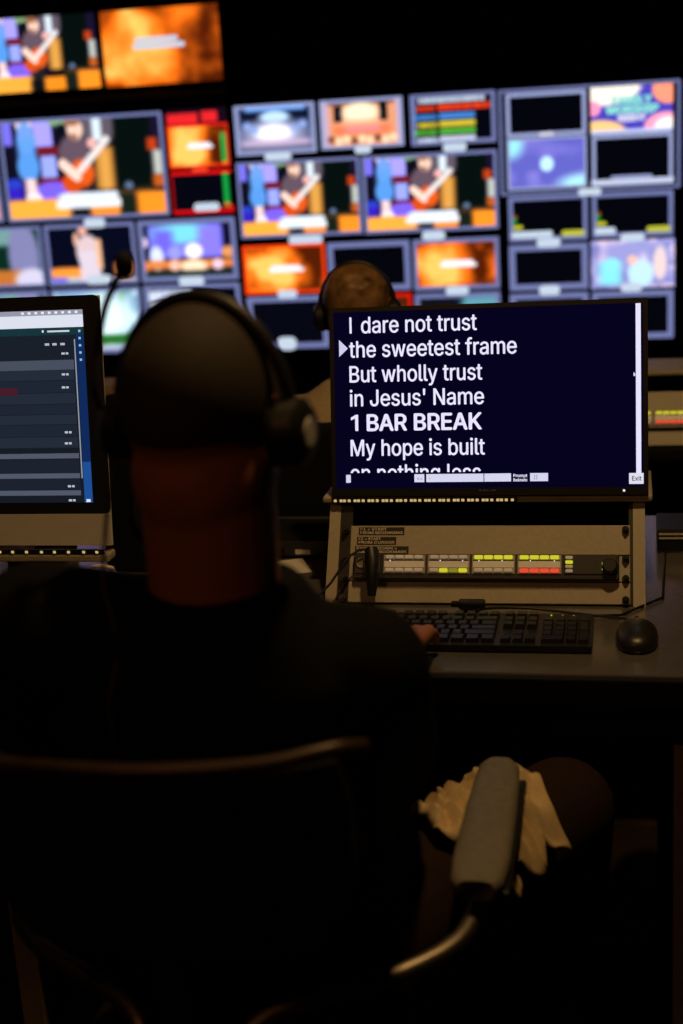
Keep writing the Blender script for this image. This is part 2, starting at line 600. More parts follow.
def p_singer():
    c = Cv(84, 52, (6, 8, 26))
    c.rect(-.1, 0.55, 0.72, 0.92, (215, 120, 30), 0.06)
    c.ell(0.2, 0.8, 0.25, 0.08, (250, 150, 55), 0.5)
    c.rect(-.1, 0.22, 0.88, 1.1, (110, 110, 235), 0.05); c.rect(0.2, 0.42, 0.88, 1.1, (190, 195, 200), 0.05)
    c.rect(0.75, 0.95, 0.66, 0.85, (225, 130, 70), 0.06); c.rect(0.7, 1.1, 0.90, 1.1, (205, 180, 175), 0.05)
    c.ell(0.425, 0.10, 0.05, 0.09, (225, 165, 145), 0.3); c.ell(0.345, 0.25, 0.03, 0.12, (225, 170, 150), 0.4)
    c.ell(0.47, 0.45, 0.135, 0.28, (215, 190, 195), 0.25)
    c.rect(0.36, 0.60, 0.45, 1.1, (215, 200, 215), 0.04); c.rect(0.56, 0.62, 0.25, 0.75, (235, 180, 140), 0.03)
    return c

def p_bluestage():
    c = Cv(84, 52, (14, 12, 40))
    c.rect(0.10, 0.86, 0.08, 0.62, (120, 120, 245), 0.05)
    c.ell(0.45, 0.22, 0.30, 0.16, (120, 215, 235), 0.6)
    c.rect(0.15, 0.35, 0.16, 0.55, (110, 100, 235), 0.1); c.rect(0.62, 0.84, 0.12, 0.6, (135, 120, 255), 0.1)
    c.ell(0.56, 0.52, 0.09, 0.13, (250, 245, 255), 0.4); c.ell(0.17, 0.62, 0.07, 0.2, (215, 225, 255), 0.4)
    c.ell(0.36, 0.54, 0.07, 0.12, (150, 150, 235), 0.5)
    c.rect(0.0, 1.0, 0.66, 0.80, (225, 130, 60), 0.08)
    c.ell(0.55, 0.78, 0.14, 0.12, (255, 225, 190), 0.5)
    c.rect(0.0, 1.0, 0.84, 1.1, (30, 45, 35), 0.06)
    for x, q in ((0.03, (235, 130, 50)), (0.35, (245, 190, 170)), (0.80, (235, 200, 220)), (0.95, (235, 150, 120)), (0.9, (225, 150, 80))):
        c.ell(x, 0.75 if x < 0.9 else 0.55, 0.055, 0.09, q, 0.5)
    c.ell(0.04, 0.35, 0.05, 0.09, (220, 195, 225), 0.4)
    return c

def p_closeup():
    c = Cv(60, 40, (6, 40, 28))
    c.rect(-.1, 0.45, -.1, 0.28, (120, 110, 240), 0.06); c.rect(0.42, 0.75, -.1, 0.3, (110, 150, 150), 0.08)
    c.ell(0.78, 0.5, 0.18, 0.6, (125, 125, 170), 0.3)
    c.ell(0.25, 1.0, 0.4, 0.32, (150, 90, 80), 0.3); c.rect(0.4, 0.75, 0.72, 1.1, (190, 110, 45), 0.06)
    c.ell(0.85, 0.9, 0.2, 0.2, (205, 200, 225), 0.4)
    return c

def p_garden():
    nx, ny = 60, 40
    c = Cv(nx, ny, (120, 160, 190))
    a, b = vnoise(nx, ny, 5, 4, 51), vnoise(nx, ny, 9, 7, 52)
    c.put(np.clip(a * 2.5 - 1.1, 0, 1), (215, 245, 255)); c.put(np.clip(b * 2.5 - 1.5, 0, 1), (60, 120, 60))
    c.ell(0.3, 0.4, 0.2, 0.3, (150, 190, 255), 0.8); c.ell(0.6, 0.45, 0.28, 0.4, (225, 250, 255), 0.8)
    c.rect(-.1, 1.1, 0.72, 0.88, (35, 105, 35), 0.06); c.rect(-.1, 1.1, 0.90, 1.1, (175, 180, 205), 0.05)
    return c

def p_textlines():
    c = Cv(72, 46, (5, 6, 16))
    c.rect(0.05, 0.50, 0.10, 0.24, (150, 160, 200), 0.04); c.words(0.05, 0.50, 0.08, 0.24, (215, 225, 245), 61, 16)
    c.rect(0.05, 0.64, 0.27, 0.36, (205, 215, 235), 0.03); c.rect(0.07, 0.53, 0.40, 0.47, (185, 195, 225), 0.03)
    return c

PIX = pixel_mat('screen_pixels', 1.3)

def pic_object(cv, name, T, x0, x1, z0, z1, y, parent):
    """the colour field as a fine grid of quads with one colour per corner"""
    im = np.clip(cv.im, 0, 255) / 255.0
    im = np.where(im <= 0.04045, im / 12.92, ((im + 0.055) / 1.055) ** 2.4)
    ny, nx = cv.ny, cv.nx
    pl = wloc(parent)
    vs = []
    for j in range(ny):
        for i in range(nx):
            p = Vector((x0 + (x1 - x0) * i / (nx - 1), y, z1 + (z0 - z1) * j / (ny - 1)))
            vs.append(tuple((T @ p if T else p) - pl))
    fs = [(j * nx + i, (j + 1) * nx + i, (j + 1) * nx + i + 1, j * nx + i + 1) for j in range(ny - 1) for i in range(nx - 1)]
    me = bpy.data.meshes.new(name)
    me.from_pydata(vs, [], fs)
    at = me.attributes.new('pixels', 'FLOAT_COLOR', 'POINT')
    buf = np.ones((nx * ny, 4), dtype=np.float32)
    buf[:, :3] = im.reshape(-1, 3)
    at.data.foreach_set('color', buf.ravel())
    me.update()
    return link(name, me, PIX, parent, pl)

# ------------------------------------------------------------------ materials
M = {}
M['wall'] = mat('wall_black_paint', (0.006, 0.006, 0.007), 0.9, bump=0.1, spec=0.1)
M['ceiling'] = mat('ceiling_black_paint', (0.006, 0.006, 0.006), 0.95, spec=0.1)
M['floor'] = mat('floor_dark_carpet', (0.010, 0.009, 0.009), 0.95, scale=300, bump=0.4, spec=0.1)
M['black'] = mat('black_plastic', (0.010, 0.010, 0.011), 0.45)
M['black_matte'] = mat('black_matte_plastic', (0.006, 0.006, 0.007), 0.75, spec=0.2)
M['glass'] = mat('screen_glass_off', (0.004, 0.004, 0.006), 0.30, spec=0.3)
M['beige'] = mat('beige_painted_steel', (0.44, 0.39, 0.30), 0.48, var=0.06, scale=120, bump=0.15)
M['beige_dark'] = mat('beige_wood_edge', (0.30, 0.24, 0.17), 0.55, var=0.1, scale=60)
M['alu'] = mat('satin_aluminium', (0.74, 0.70, 0.64), 0.45, metal=0.15, var=0.03)
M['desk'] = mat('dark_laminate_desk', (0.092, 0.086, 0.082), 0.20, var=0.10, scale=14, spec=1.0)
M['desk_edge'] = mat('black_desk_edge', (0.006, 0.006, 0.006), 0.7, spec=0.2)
M['key'] = mat('black_keycap', (0.016, 0.015, 0.015), 0.34, var=0.05)
M['ic_body'] = mat('intercom_dark_face', (0.035, 0.034, 0.035), 0.4)
M['ic_mod'] = mat('intercom_grey_module', (0.42, 0.39, 0.34), 0.45, var=0.05)
M['ic_key'] = mat('cream_keycap', (0.80, 0.74, 0.62), 0.4, var=0.05, emit=(1.0, 0.82, 0.55), estr=0.075)
M['ic_disp'] = mat('intercom_label_strip', (0.80, 0.74, 0.62), 0.4, var=0.03, emit=(1.0, 0.82, 0.55), estr=0.05)
M['screw'] = mat('dark_steel_screw', (0.04, 0.038, 0.036), 0.3, metal=0.8)
M['chrome'] = mat('brushed_steel_tube', (0.34, 0.29, 0.23), 0.42, metal=1.0, var=0.05)
M['pad'] = mat('grey_armrest_vinyl', (0.19, 0.17, 0.13), 0.50, bump=0.3, scale=90)
M['chair_black'] = mat('black_chair_fabric', (0.008, 0.008, 0.008), 0.85, bump=0.3, scale=300, spec=0.15)
M['skin'] = mat('skin', (0.36, 0.13, 0.065), 0.55, var=0.06, scale=60, spec=0.3)
M['hair_short'] = mat('cropped_hair', (0.024, 0.014, 0.008), 0.8, var=0.3, scale=500, bump=0.3)
M['hair'] = mat('brown_hair', (0.20, 0.105, 0.040), 0.5, var=0.75, scale=26, bump=0.6)
M['shirt_black'] = mat('black_cotton_shirt', (0.006, 0.006, 0.006), 0.9, bump=0.3, scale=250, spec=0.1)
M['shirt_tan'] = mat('tan_cotton_shirt', (0.48, 0.36, 0.22), 0.85, bump=0.2, scale=200)
M['trousers'] = mat('brown_trousers', (0.022, 0.010, 0.007), 0.85, bump=0.3, scale=200, spec=0.2)
M['denim'] = mat('dark_trousers', (0.012, 0.013, 0.02), 0.85)
M['shoe'] = mat('black_shoe', (0.01, 0.01, 0.01), 0.6)
M['cream'] = mat('cream_cloth', (0.68, 0.50, 0.28), 0.85, var=0.06, scale=200, bump=0.2)
M['paper'] = mat('white_paper', (0.75, 0.72, 0.68), 0.7, var=0.03)
M['rubber'] = mat('black_rubber_cable', (0.009, 0.009, 0.009), 0.5)
M['grey_box'] = mat('pale_grey_case', (0.30, 0.28, 0.25), 0.6, var=0.05)
M['eye'] = mat('eye_white', (0.6, 0.58, 0.55), 0.3)
M['cardboard'] = mat('tan_cardboard', (0.52, 0.40, 0.26), 0.8)
M['label_tape'] = mat('black_label_tape', (0.010, 0.010, 0.011), 0.4)
M['label_ink'] = mat('label_letters', (0.72, 0.66, 0.54), 0.6)
M['led_phos'] = mat('led_phosphor', (0.80, 0.66, 0.30), 0.3, emit=(1.0, 0.75, 0.35), estr=0.45)
E_FRAME = emis('tile_frame_glow', S(118, 126, 178))
E_FRAME2 = emis('tile_frame_glow_light', S(158, 168, 215))
E_RED = emis('tile_frame_red', S(225, 25, 20))
E_PILL = emis('tile_name_glow', S(205, 220, 238))
E_WHITE = emis('lettering_white', S(232, 228, 255), 1.0)
E_NAVY = emis('lyric_screen_navy', S(6, 3, 30))
E_UI = {}
def ui(r, g, b):
    if (r, g, b) not in E_UI:
        E_UI[(r, g, b)] = emis('ui_%d_%d_%d' % (r, g, b), S(r, g, b))
    return E_UI[(r, g, b)]
E_YEL = emis('key_lit_yellow', S(205, 200, 45), 1.0)
E_YELD = emis('key_lit_yellow_dim', S(130, 125, 35), 1.0)
E_REDK = emis('key_lit_red', S(235, 75, 50), 1.0)
E_GRN = emis('level_lit_green', S(170, 205, 40), 1.0)

# ------------------------------------------------------------------ the room
X0, X1, Y0, Y1, Z1 = -4.2, 3.0, -2.4, 5.46, 3.0
struct(MB().box(X0, X1, Y0, Y1, -0.1, 0), 'floor', M['floor'])
struct(MB().box(X0, X1, Y0, Y1, Z1, Z1 + 0.1), 'ceiling', M['ceiling'])
struct(MB().box(X0, X1, Y1, Y1 + 0.1, 0, Z1), 'wall_back', M['wall'])
struct(MB().box(X0, X1, Y0 - 0.1, Y0, 0, Z1), 'wall_front', M['wall'])
struct(MB().box(X0 - 0.1, X0, Y0, Y1, 0, Z1), 'wall_left', M['wall'])
struct(MB().box(X1, X1 + 0.1, Y0, Y1, 0, Z1), 'wall_right', M['wall'])

# ceiling downlights (above the frame); the second is an invented fill
def downlight(pos, power, color, label, cone=118, tilt_x=4):
    x, y, z = pos
    t = thing('ceiling_downlight', (x, y, 2.88), label, 'light')
    n = 24; vs = []; fs = []
    for (r, zz) in [(0.05, 2.88), (0.06, 2.88), (0.06, 3.0), (0.05, 3.0)]:
        for k in range(n):
            a = 2 * math.pi * k / n
            vs.append((x + r * math.cos(a), y + r * math.sin(a), zz))
    for i in range(4):
        for k in range(n):
            fs.append([i * n + k, i * n + (k + 1) % n, ((i + 1) % 4) * n + (k + 1) % n, ((i + 1) % 4) * n + k])
    mb = MB(); mb.add(vs, fs); build(mb, 'housing', M['black'], t)
    build(MB().cyl((x, y, 2.905), (x, y, 2.912), 0.049, 24), 'lens', emis('lamp_lens', color, 2.0), t)
    ld = bpy.data.lights.new('downlight_beam', 'SPOT')
    ld.energy = power; ld.color = color; ld.spot_size = math.radians(cone); ld.spot_blend = 0.6; ld.shadow_soft_size = 0.05
    lo = bpy.data.objects.new('downlight_beam', ld); col.objects.link(lo)
    lo.location = pos
    lo.rotation_euler = (math.radians(tilt_x), 0, 0)
downlight(LAMP_POS, LAMP_POWER, LAMP_COLOR, 'black can downlight with a warm lens on the ceiling above the desk')
downlight(FILL_POS, FILL_POWER, FILL_COLOR, 'added dim reddish fill light in a ceiling can behind the operator', 110, 30)

# ------------------------------------------------------------------ video wall
YW = 5.30
def display(x0, x1, z0, z1, label):
    t = thing('wall_display', ((x0 + x1) / 2, 5.36, z0), label, 'display', 'big displays of the video wall')
    build(MB().box(x0, x1, YW + 0.012, YW + 0.075, z0, z1, 0.004), 'housing', M['black_matte'], t)
    build(MB().frame(x0, x1, z0, z1, YW + 0.002, 0.008, 0.010), 'bezel', M['black'], t)
    build(MB().box(x0 + 0.008, x1 - 0.008, YW + 0.008, YW + 0.012, z0 + 0.008, z1 - 0.008), 'screen', M['glass'], t)
    build(MB().box((x0 + x1) / 2 - 0.3, (x0 + x1) / 2 + 0.3, YW + 0.075, Y1, z0 + 0.25, z1 - 0.25), 'wall_bracket', M['black'], t)
    return t

def tile(t, x0, x1, z0, z1, cv, frame=None, fw=0.016, pill=None, inset=None):
    i = (0.004 if frame is not None else 0.0) if inset is None else inset
    p = pic_object(cv, 'picture', None, x0 + i, x1 - i, z0 + i, z1 - i, YW + 0.004, t)
    if frame is not None:
        build(MB().frame(x0 + 0.003, x1 - 0.003, z0 + 0.002, z1 - 0.002, YW + 0.0005, fw * 0.88, 0.003), 'picture_frame', frame, p)
    if pill:
        cx, cz, pw, ph = pill
        build(MB().rrect(cx - pw / 2, cx + pw / 2, cz - ph / 2, cz + ph / 2, YW - 0.003, ph * 0.42, 0.002), 'picture_name', E_PILL, p)
    return p

guitar = p_guitar()
guitar_cap = cap_lines(p_guitar())

tl = display(-3.115, -1.462, 1.69, 2.62, 'upper left wall display with a guitarist picture and an orange flame picture')
tile(tl, -2.410, -1.950, 1.722, 1.988, guitar)
tile(tl, -1.928, -1.475, 1.718, 1.986, p_flame(5, cap=False))
fp = tl.children[-1]
build(MB().rrect(-1.80, -1.635, 1.868, 1.886, YW + 0.001, 0.006, 0.002), 'picture_caption', E_PILL, fp)
build(MB().rrect(-1.81, -1.61, 1.845, 1.864, YW + 0.001, 0.006, 0.002), 'picture_caption', E_PILL, fp)
build(MB().box(-3.115, -1.462, YW - 0.004, YW + 0.07, 1.668, 1.688, 0.003), 'lower_trim', M['beige_dark'], tl)

ll = display(-3.115, -1.462, 0.70, 1.635, 'lower left wall display with a big guitarist picture and red framed timers')
tile(ll, -3.07, -2.40, 1.24, 1.622, guitar_cap, E_FRAME, 0.016)
tile(ll, -2.385, -1.722, 1.237, 1.622, guitar_cap, E_FRAME, 0.013, (-2.03, 1.222, 0.085, 0.035))
c = p_flame(23, None); c.rect(0.87, 0.96, 0.22, 0.92, (20, 150, 60)); c.rect(0.87, 0.96, 0.88, 0.98, (230, 110, 20))
c.rect(-1, 2, -1, 0.05, (225, 30, 20)); c.rect(-1, 2, 0.95, 2, (225, 30, 20)); c.rect(0.96, 2, -1, 2, (200, 40, 20)); c.rect(-1, .03, -1, 2, (225, 50, 20))
rp = tile(ll, -1.708, -1.472, 1.408, 1.565, c)
c = Cv(60, 14, (22, 8, 22)); c.words(0.02, 0.52, 0.30, 0.95, (235, 40, 45), 71, 9); c.words(0.58, 0.84, 0.2, 0.85, (240, 40, 45), 72, 5)
c.rect(0.02, 0.5, 0.4, 0.9, (225, 35, 40), 0.05); c.rect(0.6, 0.84, 0.3, 0.85, (225, 35, 40), 0.05)
tile(ll, -1.708, -1.472, 1.565, 1.622, c)
c = Cv(60, 36, (4, 5, 14)); c.rect(0.86, 0.95, 0.02, 0.85, (20, 150, 60)); c.rect(0.86, 0.95, 0.78, 0.88, (220, 110, 40))
c.rect(-1, 2, -1, 0.08, (225, 20, 20)); c.rect(-1, 2, 0.93, 2, (220, 15, 25)); c.rect(-1, 0.02, -1, 2, (200, 20, 20)); c.rect(0.96, 2, 0.85, 2, (220, 20, 20))
tile(ll, -1.708, -1.472, 1.240, 1.395, c, None, 0.01, (-1.575, 1.262, 0.10, 0.030))
build(MB().rrect(-1.62, -1.56, 1.392, 1.408, YW - 0.003, 0.005, 0.002), 'picture_name', emis('tile_name_red', S(240, 70, 40)), rp)
tile(ll, -2.62, -2.255, 0.985, 1.222, p_closeup(), E_FRAME, 0.012)
tile(ll, -2.245, -1.872, 0.985, 1.222, p_singer(), E_FRAME, 0.015, (-2.035, 1.005, 0.10, 0.035))
tile(ll, -1.862, -1.470, 0.985, 1.222, p_bluestage(), E_FRAME, 0.020, (-1.66, 0.985, 0.10, 0.035))
tile(ll, -2.62, -2.255, 0.715, 0.972, p_closeup(), E_FRAME, 0.014)
tile(ll, -2.245, -1.872, 0.715, 0.972, p_garden(), E_FRAME, 0.014)
tile(ll, -1.862, -1.470, 0.715, 0.974, p_textlines(), E_FRAME, 0.018)

rr = display(-1.458, 0.195, 0.70, 1.635, 'right wall display filled with a grid of small camera pictures')
tile(rr, -1.445, -1.135, 1.44, 1.622, p_hall(), E_FRAME2, 0.012, (-1.285, 1.432, 0.10, 0.028))
tile(rr, -1.120, -0.808, 1.445, 1.622, p_stage_warm(), E_FRAME2, 0.012, (-0.963, 1.440, 0.06, 0.028))
tile(rr, -0.785, -0.472, 1.44, 1.622, p_timers(), E_FRAME, 0.012, (-0.625, 1.430, 0.085, 0.03))
tile(rr, -1.452, -0.978, 1.135, 1.418, guitar_cap, E_FRAME, 0.012, (-1.20, 1.124, 0.13, 0.03))
tile(rr, -0.974, -0.472, 1.132, 1.416, guitar_cap, E_FRAME, 0.013, (-0.715, 1.118, 0.085, 0.032))
tile(rr, -1.450, -1.132, 0.925, 1.108, p_flame(41, (240, 60, 15)), None, 0.012, (-1.285, 0.922, 0.075, 0.03))
tile(rr, -1.122, -0.806, 0.922, 1.108, p_black(), E_FRAME, 0.022)
tile(rr, -0.798, -0.474, 0.915, 1.106, p_flame(57), E_FRAME, 0.016, (-0.635, 0.913, 0.085, 0.032))
tile(rr, -1.450, -1.132, 0.712, 0.915, p_black((5, 6, 16)), E_FRAME, 0.022, (-1.30, 0.733, 0.075, 0.05))
tile(rr, -1.122, -0.806, 0.712, 0.912, p_flame(63, (240, 60, 15)), E_RED, 0.012)
c = p_black((12, 14, 22)); c2 = Cv(40, 26, (14, 16, 24)); c2.rect(0.55, 1, 0.05, 0.4, (90, 150, 165), 0.1)
tile(rr, -0.798, -0.474, 0.712, 0.905, c2, E_FRAME, 0.018)
# framed quad of pictures
q = tile(rr, -0.440, -0.152, 1.450, 1.606, p_black(), E_FRAME2, 0.015)
build(MB().frame(-0.462, 0.170, 1.250, 1.617, YW - 0.0015, 0.0085, 0.0015), 'outer_frame', E_FRAME, q)
build(MB().rrect(-0.32, -0.27, 1.452, 1.464, YW - 0.003, 0.004, 0.001), 'picture_name', E_WHITE, q)
tile(rr, -0.440, -0.152, 1.265, 1.450, p_ui_blue(), E_FRAME2, 0.010)
pl_ = tile(rr, -0.138, 0.145, 1.446, 1.606, p_logo())
for s_, z_, h_, w_, q_ in (('FAMILY', 1.546, 0.025, 0.140, 0), ('WORSHIP', 1.513, 0.026, 0.185, 0), ('NIGHT', 1.487, 0.020, 0.100, 0)):
    build(text_mesh(s_, 0.005, z_, h_, Matrix.Translation((0, YW + 0.002, 0)), w_, 0.0035, align='C'), 'logo_lettering', ui(150, 235, 225) if s_ != 'NIGHT' else E_WHITE, pl_, recalc=False)
tile(rr, -0.138, 0.148, 1.265, 1.444, p_black(), E_FRAME2, 0.014)
q = rr.children[-1]
build(MB().rrect(-0.07, 0.075, 1.290, 1.300, YW - 0.002, 0.004, 0.001), 'picture_caption', E_FRAME2, q)
build(MB().box(-0.138, 0.148, YW - 0.002, YW - 0.0005, 1.268, 1.288), 'picture_caption', ui(205, 215, 245), q)
for (a, b, z0, z1, pw) in ((-0.440, -0.152, 1.080, 1.245, (-0.295, 1.075, 0.085, 0.032)), (-0.140, 0.150, 1.082, 1.243, (0.005, 1.080, 0.085, 0.030))):
    q = tile(rr, a, b, z0, z1, p_meter(), E_FRAME, 0.017, pw, 0.012)
    build(MB().rrect(a + 0.012, a + (0.16 if a < -0.3 else 0.085), z0 + 0.014, z0 + 0.038, YW - 0.002, 0.008, 0.001), 'picture_caption', E_PILL, q)
    build(MB().rrect(b - 0.095, b - 0.012, z0 + 0.016, z0 + 0.036, YW - 0.002, 0.008, 0.001), 'picture_caption', ui(200, 200, 60), q)
tile(rr, -0.442, -0.152, 0.902, 1.070, p_black(), E_FRAME, 0.024, (-0.295, 0.902, 0.075, 0.035))
tile(rr, -0.143, 0.152, 0.900, 1.072, p_crowd(), None, 0.01, (0.0, 0.902, 0.075, 0.030))
tile(rr, -0.443, -0.152, 0.712, 0.892, p_black(), E_FRAME, 0.022)
tile(rr, -0.143, 0.152, 0.712, 0.890, p_black(), E_FRAME, 0.022)
build(MB().rrect(-0.185, -0.105, 1.236, 1.262, YW - 0.005, 0.009, 0.002), 'picture_name', E_PILL, rr.children[-1])

# ------------------------------------------------------------------ operator's desk
DZ = 0.74
t = thing('control_desk', (-0.5, 2.35, 0), 'long dark laminate control desk carrying the lyric monitor and the rack', 'desk')
build(MB().box(-2.6, 1.1, 2.0, 2.86, DZ - 0.03, DZ, 0.004), 'desk_top', M['desk'], t)
build(MB().box(-2.6, 1.1, 1.985, 2.0, DZ - 0.045, DZ - 0.002, 0.003), 'front_edge', M['desk_edge'], t)
build(MB().box(-2.55, 1.05, 2.70, 2.72, 0.08, DZ - 0.03), 'back_panel', M['desk_edge'], t)
build(MB().box(-2.55, 1.05, 2.04, 2.06, DZ - 0.12, DZ - 0.03), 'apron', M['desk_edge'], t)
for x in (-2.3, -1.06, -0.375, 0.083):
    build(MB().box(x - 0.022, x + 0.022, 2.06, 2.10, 0.0, DZ - 0.12, 0.003), 'leg', M['beige_dark'], t)

# ------------------------------------------------------------------ desktop rack
RT = (0.0, 2.30, 0.745, 31.0)      # slanted front: origin at the bottom front edge
def make_rack(dx, dy, dz, label, strips):
    T = tilt(RT[0] + dx, RT[1] + dy, RT[2] + dz, RT[3])
    t = thing('desktop_rack', (-0.245 + dx, 2.42 + dy, DZ + dz), label, 'rack')
    a = math.radians(RT[3])
    yb, zb = 2.30 + dy, 0.741 + dz
    yt, zt = yb + 0.185 * math.sin(a), zb + 0.185 * math.cos(a)
    side = [(yb - 0.004, zb), (yb + 0.26, zb), (yb + 0.26, zt), (yt, zt), (yt - 0.006, zt - 0.012)]
    for x0, x1 in ((-0.528, -0.508), (0.001, 0.021)):
        build(MB().prism(side, 'x', x0 + dx, x1 + dx), 'side_cheek', M['beige'], t)
    build(MB().box(-0.540 + dx, 0.034 + dx, yt - 0.012, yb + 0.26, zt, zt + 0.012, 0.004), 'top_shelf', M['beige'], t)
    build(MB().box(-0.508 + dx, 0.001 + dx, yb + 0.24, yb + 0.26, zb, zt), 'back_plate', M['black_matte'], t)
    build(MB().box(-0.508 + dx, 0.001 + dx, yb + 0.01, yb + 0.24, zb, zb + 0.006), 'bottom_plate', M['black_matte'], t)
    b1 = build(MB(T).box(-0.488, -0.004, 0.0, 0.004, 0.0845, 0.137, 0.001, 1), 'blank_panel', M['beige'], t)
    b2 = build(MB(T).box(-0.488, -0.004, 0.0, 0.004, -0.001, 0.0365, 0.001, 1), 'blank_panel', M['beige'], t)
    rails = build(MB(T).box(-0.508, -0.486, 0.004, 0.03, 0.0, 0.18), 'rack_rail', M['black'], t)
    build(MB(T).box(-0.006, 0.001, 0.004, 0.03, 0.0, 0.18), 'rack_rail', M['black'], t)
    for x in (-0.497, -0.0115):
        for z in (0.006, 0.0425, 0.0775, 0.128):
            s = MB(T); s.cyl((x, -0.007, z), (x, 0.006, z), 0.0062, 12); s.cyl((x, -0.013, z), (x, -0.007, z), 0.0035, 10)
            build(s, 'rack_screw', M['screw'], t)
    if strips:
        for (x0, x1, z0, z1, l1, l2) in ((-0.4735, -0.392, 0.120, 0.134, 'F1 = START', 'FROM BEGINNING'), (-0.476, -0.406, 0.1025, 0.1165, 'F2 = START', 'FROM CURSOR'), (-0.479, -0.3835, 0.0855, 0.0995, 'PAGE UP/DOWN =', 'JUMP TO BOOKMARK')):
            lb = build(MB(T).box(x0, x1, -0.0008, 0.0, z0, z1), 'label_strip', M['label_tape'], b1)
            wtot = (x1 - x0) - 0.006
            build(text_mesh(l1, x0 + 0.003, z0 + 0.0082, 0.0045, T @ Matrix.Translation((0, -0.0010, 0)), wtot * (0.62 if 'PAGE' not in l1 else 0.80), 0.00022, 0.0002), 'lettering', M['label_ink'], b1, recalc=False)
            build(text_mesh(l2, x0 + 0.003, z0 + 0.0018, 0.0045, T @ Matrix.Translation((0, -0.0010, 0)), wtot, 0.00022, 0.0002), 'lettering', M['label_ink'], b1, recalc=False)
    return t, yt, zt

def make_intercom(dx, dy, dz, label):
    T = tilt(RT[0] + dx, RT[1] + dy, RT[2] + dz, RT[3])
    t = thing('intercom_panel', T @ Vector((-0.245, 0, 0.038)), label, 'intercom')
    build(MB(T).box(-0.488, -0.004, 0.0, 0.005, 0.038, 0.0825, 0.001, 1), 'faceplate', M['ic_mod'], t)
    build(MB(T).box(-0.478, -0.022, -0.014, 0.0, 0.0385, 0.082, 0.002, 1), 'front_body', M['ic_body'], t)
    build(MB(T).box(-0.478, -0.022, 0.005, 0.16, 0.040, 0.081), 'chassis', M['black_matte'], t)
    low = MB(T)
    for k in range(110):
        x = -0.474 + k * 0.0041
        low.box(x, x + 0.002, -0.016, -0.014, 0.0388, 0.046)
    build(low, 'grille_ribs', M['black'], t)['kind'] = 'stuff'
    tops = [[0] * 4, [0] * 4, [1] * 4, [1] * 4]
    bots = [[0] * 4, [0, 1, 2, 1], [0] * 4, [3] * 4]
    mats = [M['ic_key'], E_YEL, E_YELD, E_REDK]
    edges = (-0.4265, -0.3490, -0.2722, -0.1945, -0.1160)
    for k in range(4):
        a, b = edges[k] + 0.002, edges[k + 1] - 0.002
        m_ = build(MB(T).box(a, b, -0.0165, -0.014, 0.047, 0.0805, 0.001, 1), 'key_module', M['ic_mod'], t)
        build(MB(T).box(a + 0.002, b - 0.002, -0.0172, -0.0165, 0.0585, 0.0695), 'name_strip', M['ic_disp'], m_)
        build(MB(T).box(a + 0.002, b - 0.002, -0.0172, -0.0165, 0.0696, 0.0712), 'dark_line', M['black'], m_)
        pw = (b - a - 0.006) / 4
        for r, row in ((0.0728, tops[k]), (0.0495, bots[k])):
            for j in range(4):
                kx = a + 0.003 + j * pw
                build(MB(T).box(kx + 0.0012, kx + pw - 0.0012, -0.0205, -0.0165, r, r + 0.0068, 0.0012, 1), 'key', mats[row[j]], m_)
        for kx in ((a + 0.012, b - 0.022) if k else (a + 0.012,)):
            build(MB(T).ell((kx + 0.01 * (k % 2), -0.0172, 0.0703), (0.0011, 0.0008, 0.0011), 8, 6), 'talk_light', E_WHITE, m_)
    # right section: small keys, bar light, knob
    a = -0.1135
    m_ = build(MB(T).box(a, -0.026, -0.0165, -0.014, 0.047, 0.0805, 0.001, 1), 'level_module', M['ic_body'], t)
    for j, q in enumerate((0, 0, 1, 0)):
        z = 0.0495 + j * 0.0078
        build(MB(T).box(a + 0.002, a + 0.0145, -0.0195, -0.0165, z, z + 0.0058, 0.0012, 1), 'key', mats[q], m_)
    build(MB(T).box(-0.0505, -0.0465, -0.0180, -0.0165, 0.0545, 0.0675), 'level_light', E_GRN, m_)
    build(MB(T).tube([(-0.0375, -0.014, 0.060), (-0.0375, -0.030, 0.060), (-0.0375, -0.032, 0.060)], [0.0135, 0.0125, 0.0105], 20), 'volume_knob', M['black'], m_)
    # left section: speaker mouth and connector
    m_ = build(MB(T).box(-0.476, -0.430, -0.0165, -0.014, 0.047, 0.0805, 0.001, 1), 'speaker_module', M['ic_body'], t)
    build(MB(T).tube([(-0.463, -0.014, 0.066), (-0.463, -0.020, 0.066), (-0.463, -0.020, 0.066), (-0.463, -0.0185, 0.066)], [0.0095, 0.009, 0.0062, 0.006], 20), 'socket_ring', M['ic_mod'], m_)
    return t, T

rack, yt, zt = make_rack(0, 0, 0, 'beige slanted desktop rack under the lyric monitor with black label strips', True)
ic, TI = make_intercom(0, 0, 0, 'intercom key panel in the rack beneath the lyric monitor with lit yellow and red keys')

# LED tape along the rack's top shelf
def led_tape(x0, x1, y, z, n, label, pitch, rows=1):
    t = thing('led_tape', ((x0 + x1) / 2, y, z), label, 'light strip')
    build(MB().box(x0, x1, y - 0.0015, y, z, z + 0.009), 'tape', M['black'], t)
    base = None
    for k in range(n):
        x = x0 + 0.006 + k * pitch + (0.002 if k % 3 == 1 else 0)
        if base is None:
            mb = MB(); mb.box(x - 0.0026, x + 0.0026, y - 0.0034, y - 0.0015, z + 0.0022, z + 0.0068, 0.0006, 1)
            base = build(mb, 'led', M['led_phos'], t, origin=(x, y, z)); bx_ = x
        else:
            o = base.copy(); col.objects.link(o); o.parent = t; o.location = base.location + Vector((x - bx_, 0, 0)); WL[o.name] = wloc(base)
    return t
led_tape(-0.522, -0.195, yt - 0.0125, zt + 0.0015, 38, 'strip of small gold lights on the rack shelf under the lyric monitor', 0.0084)

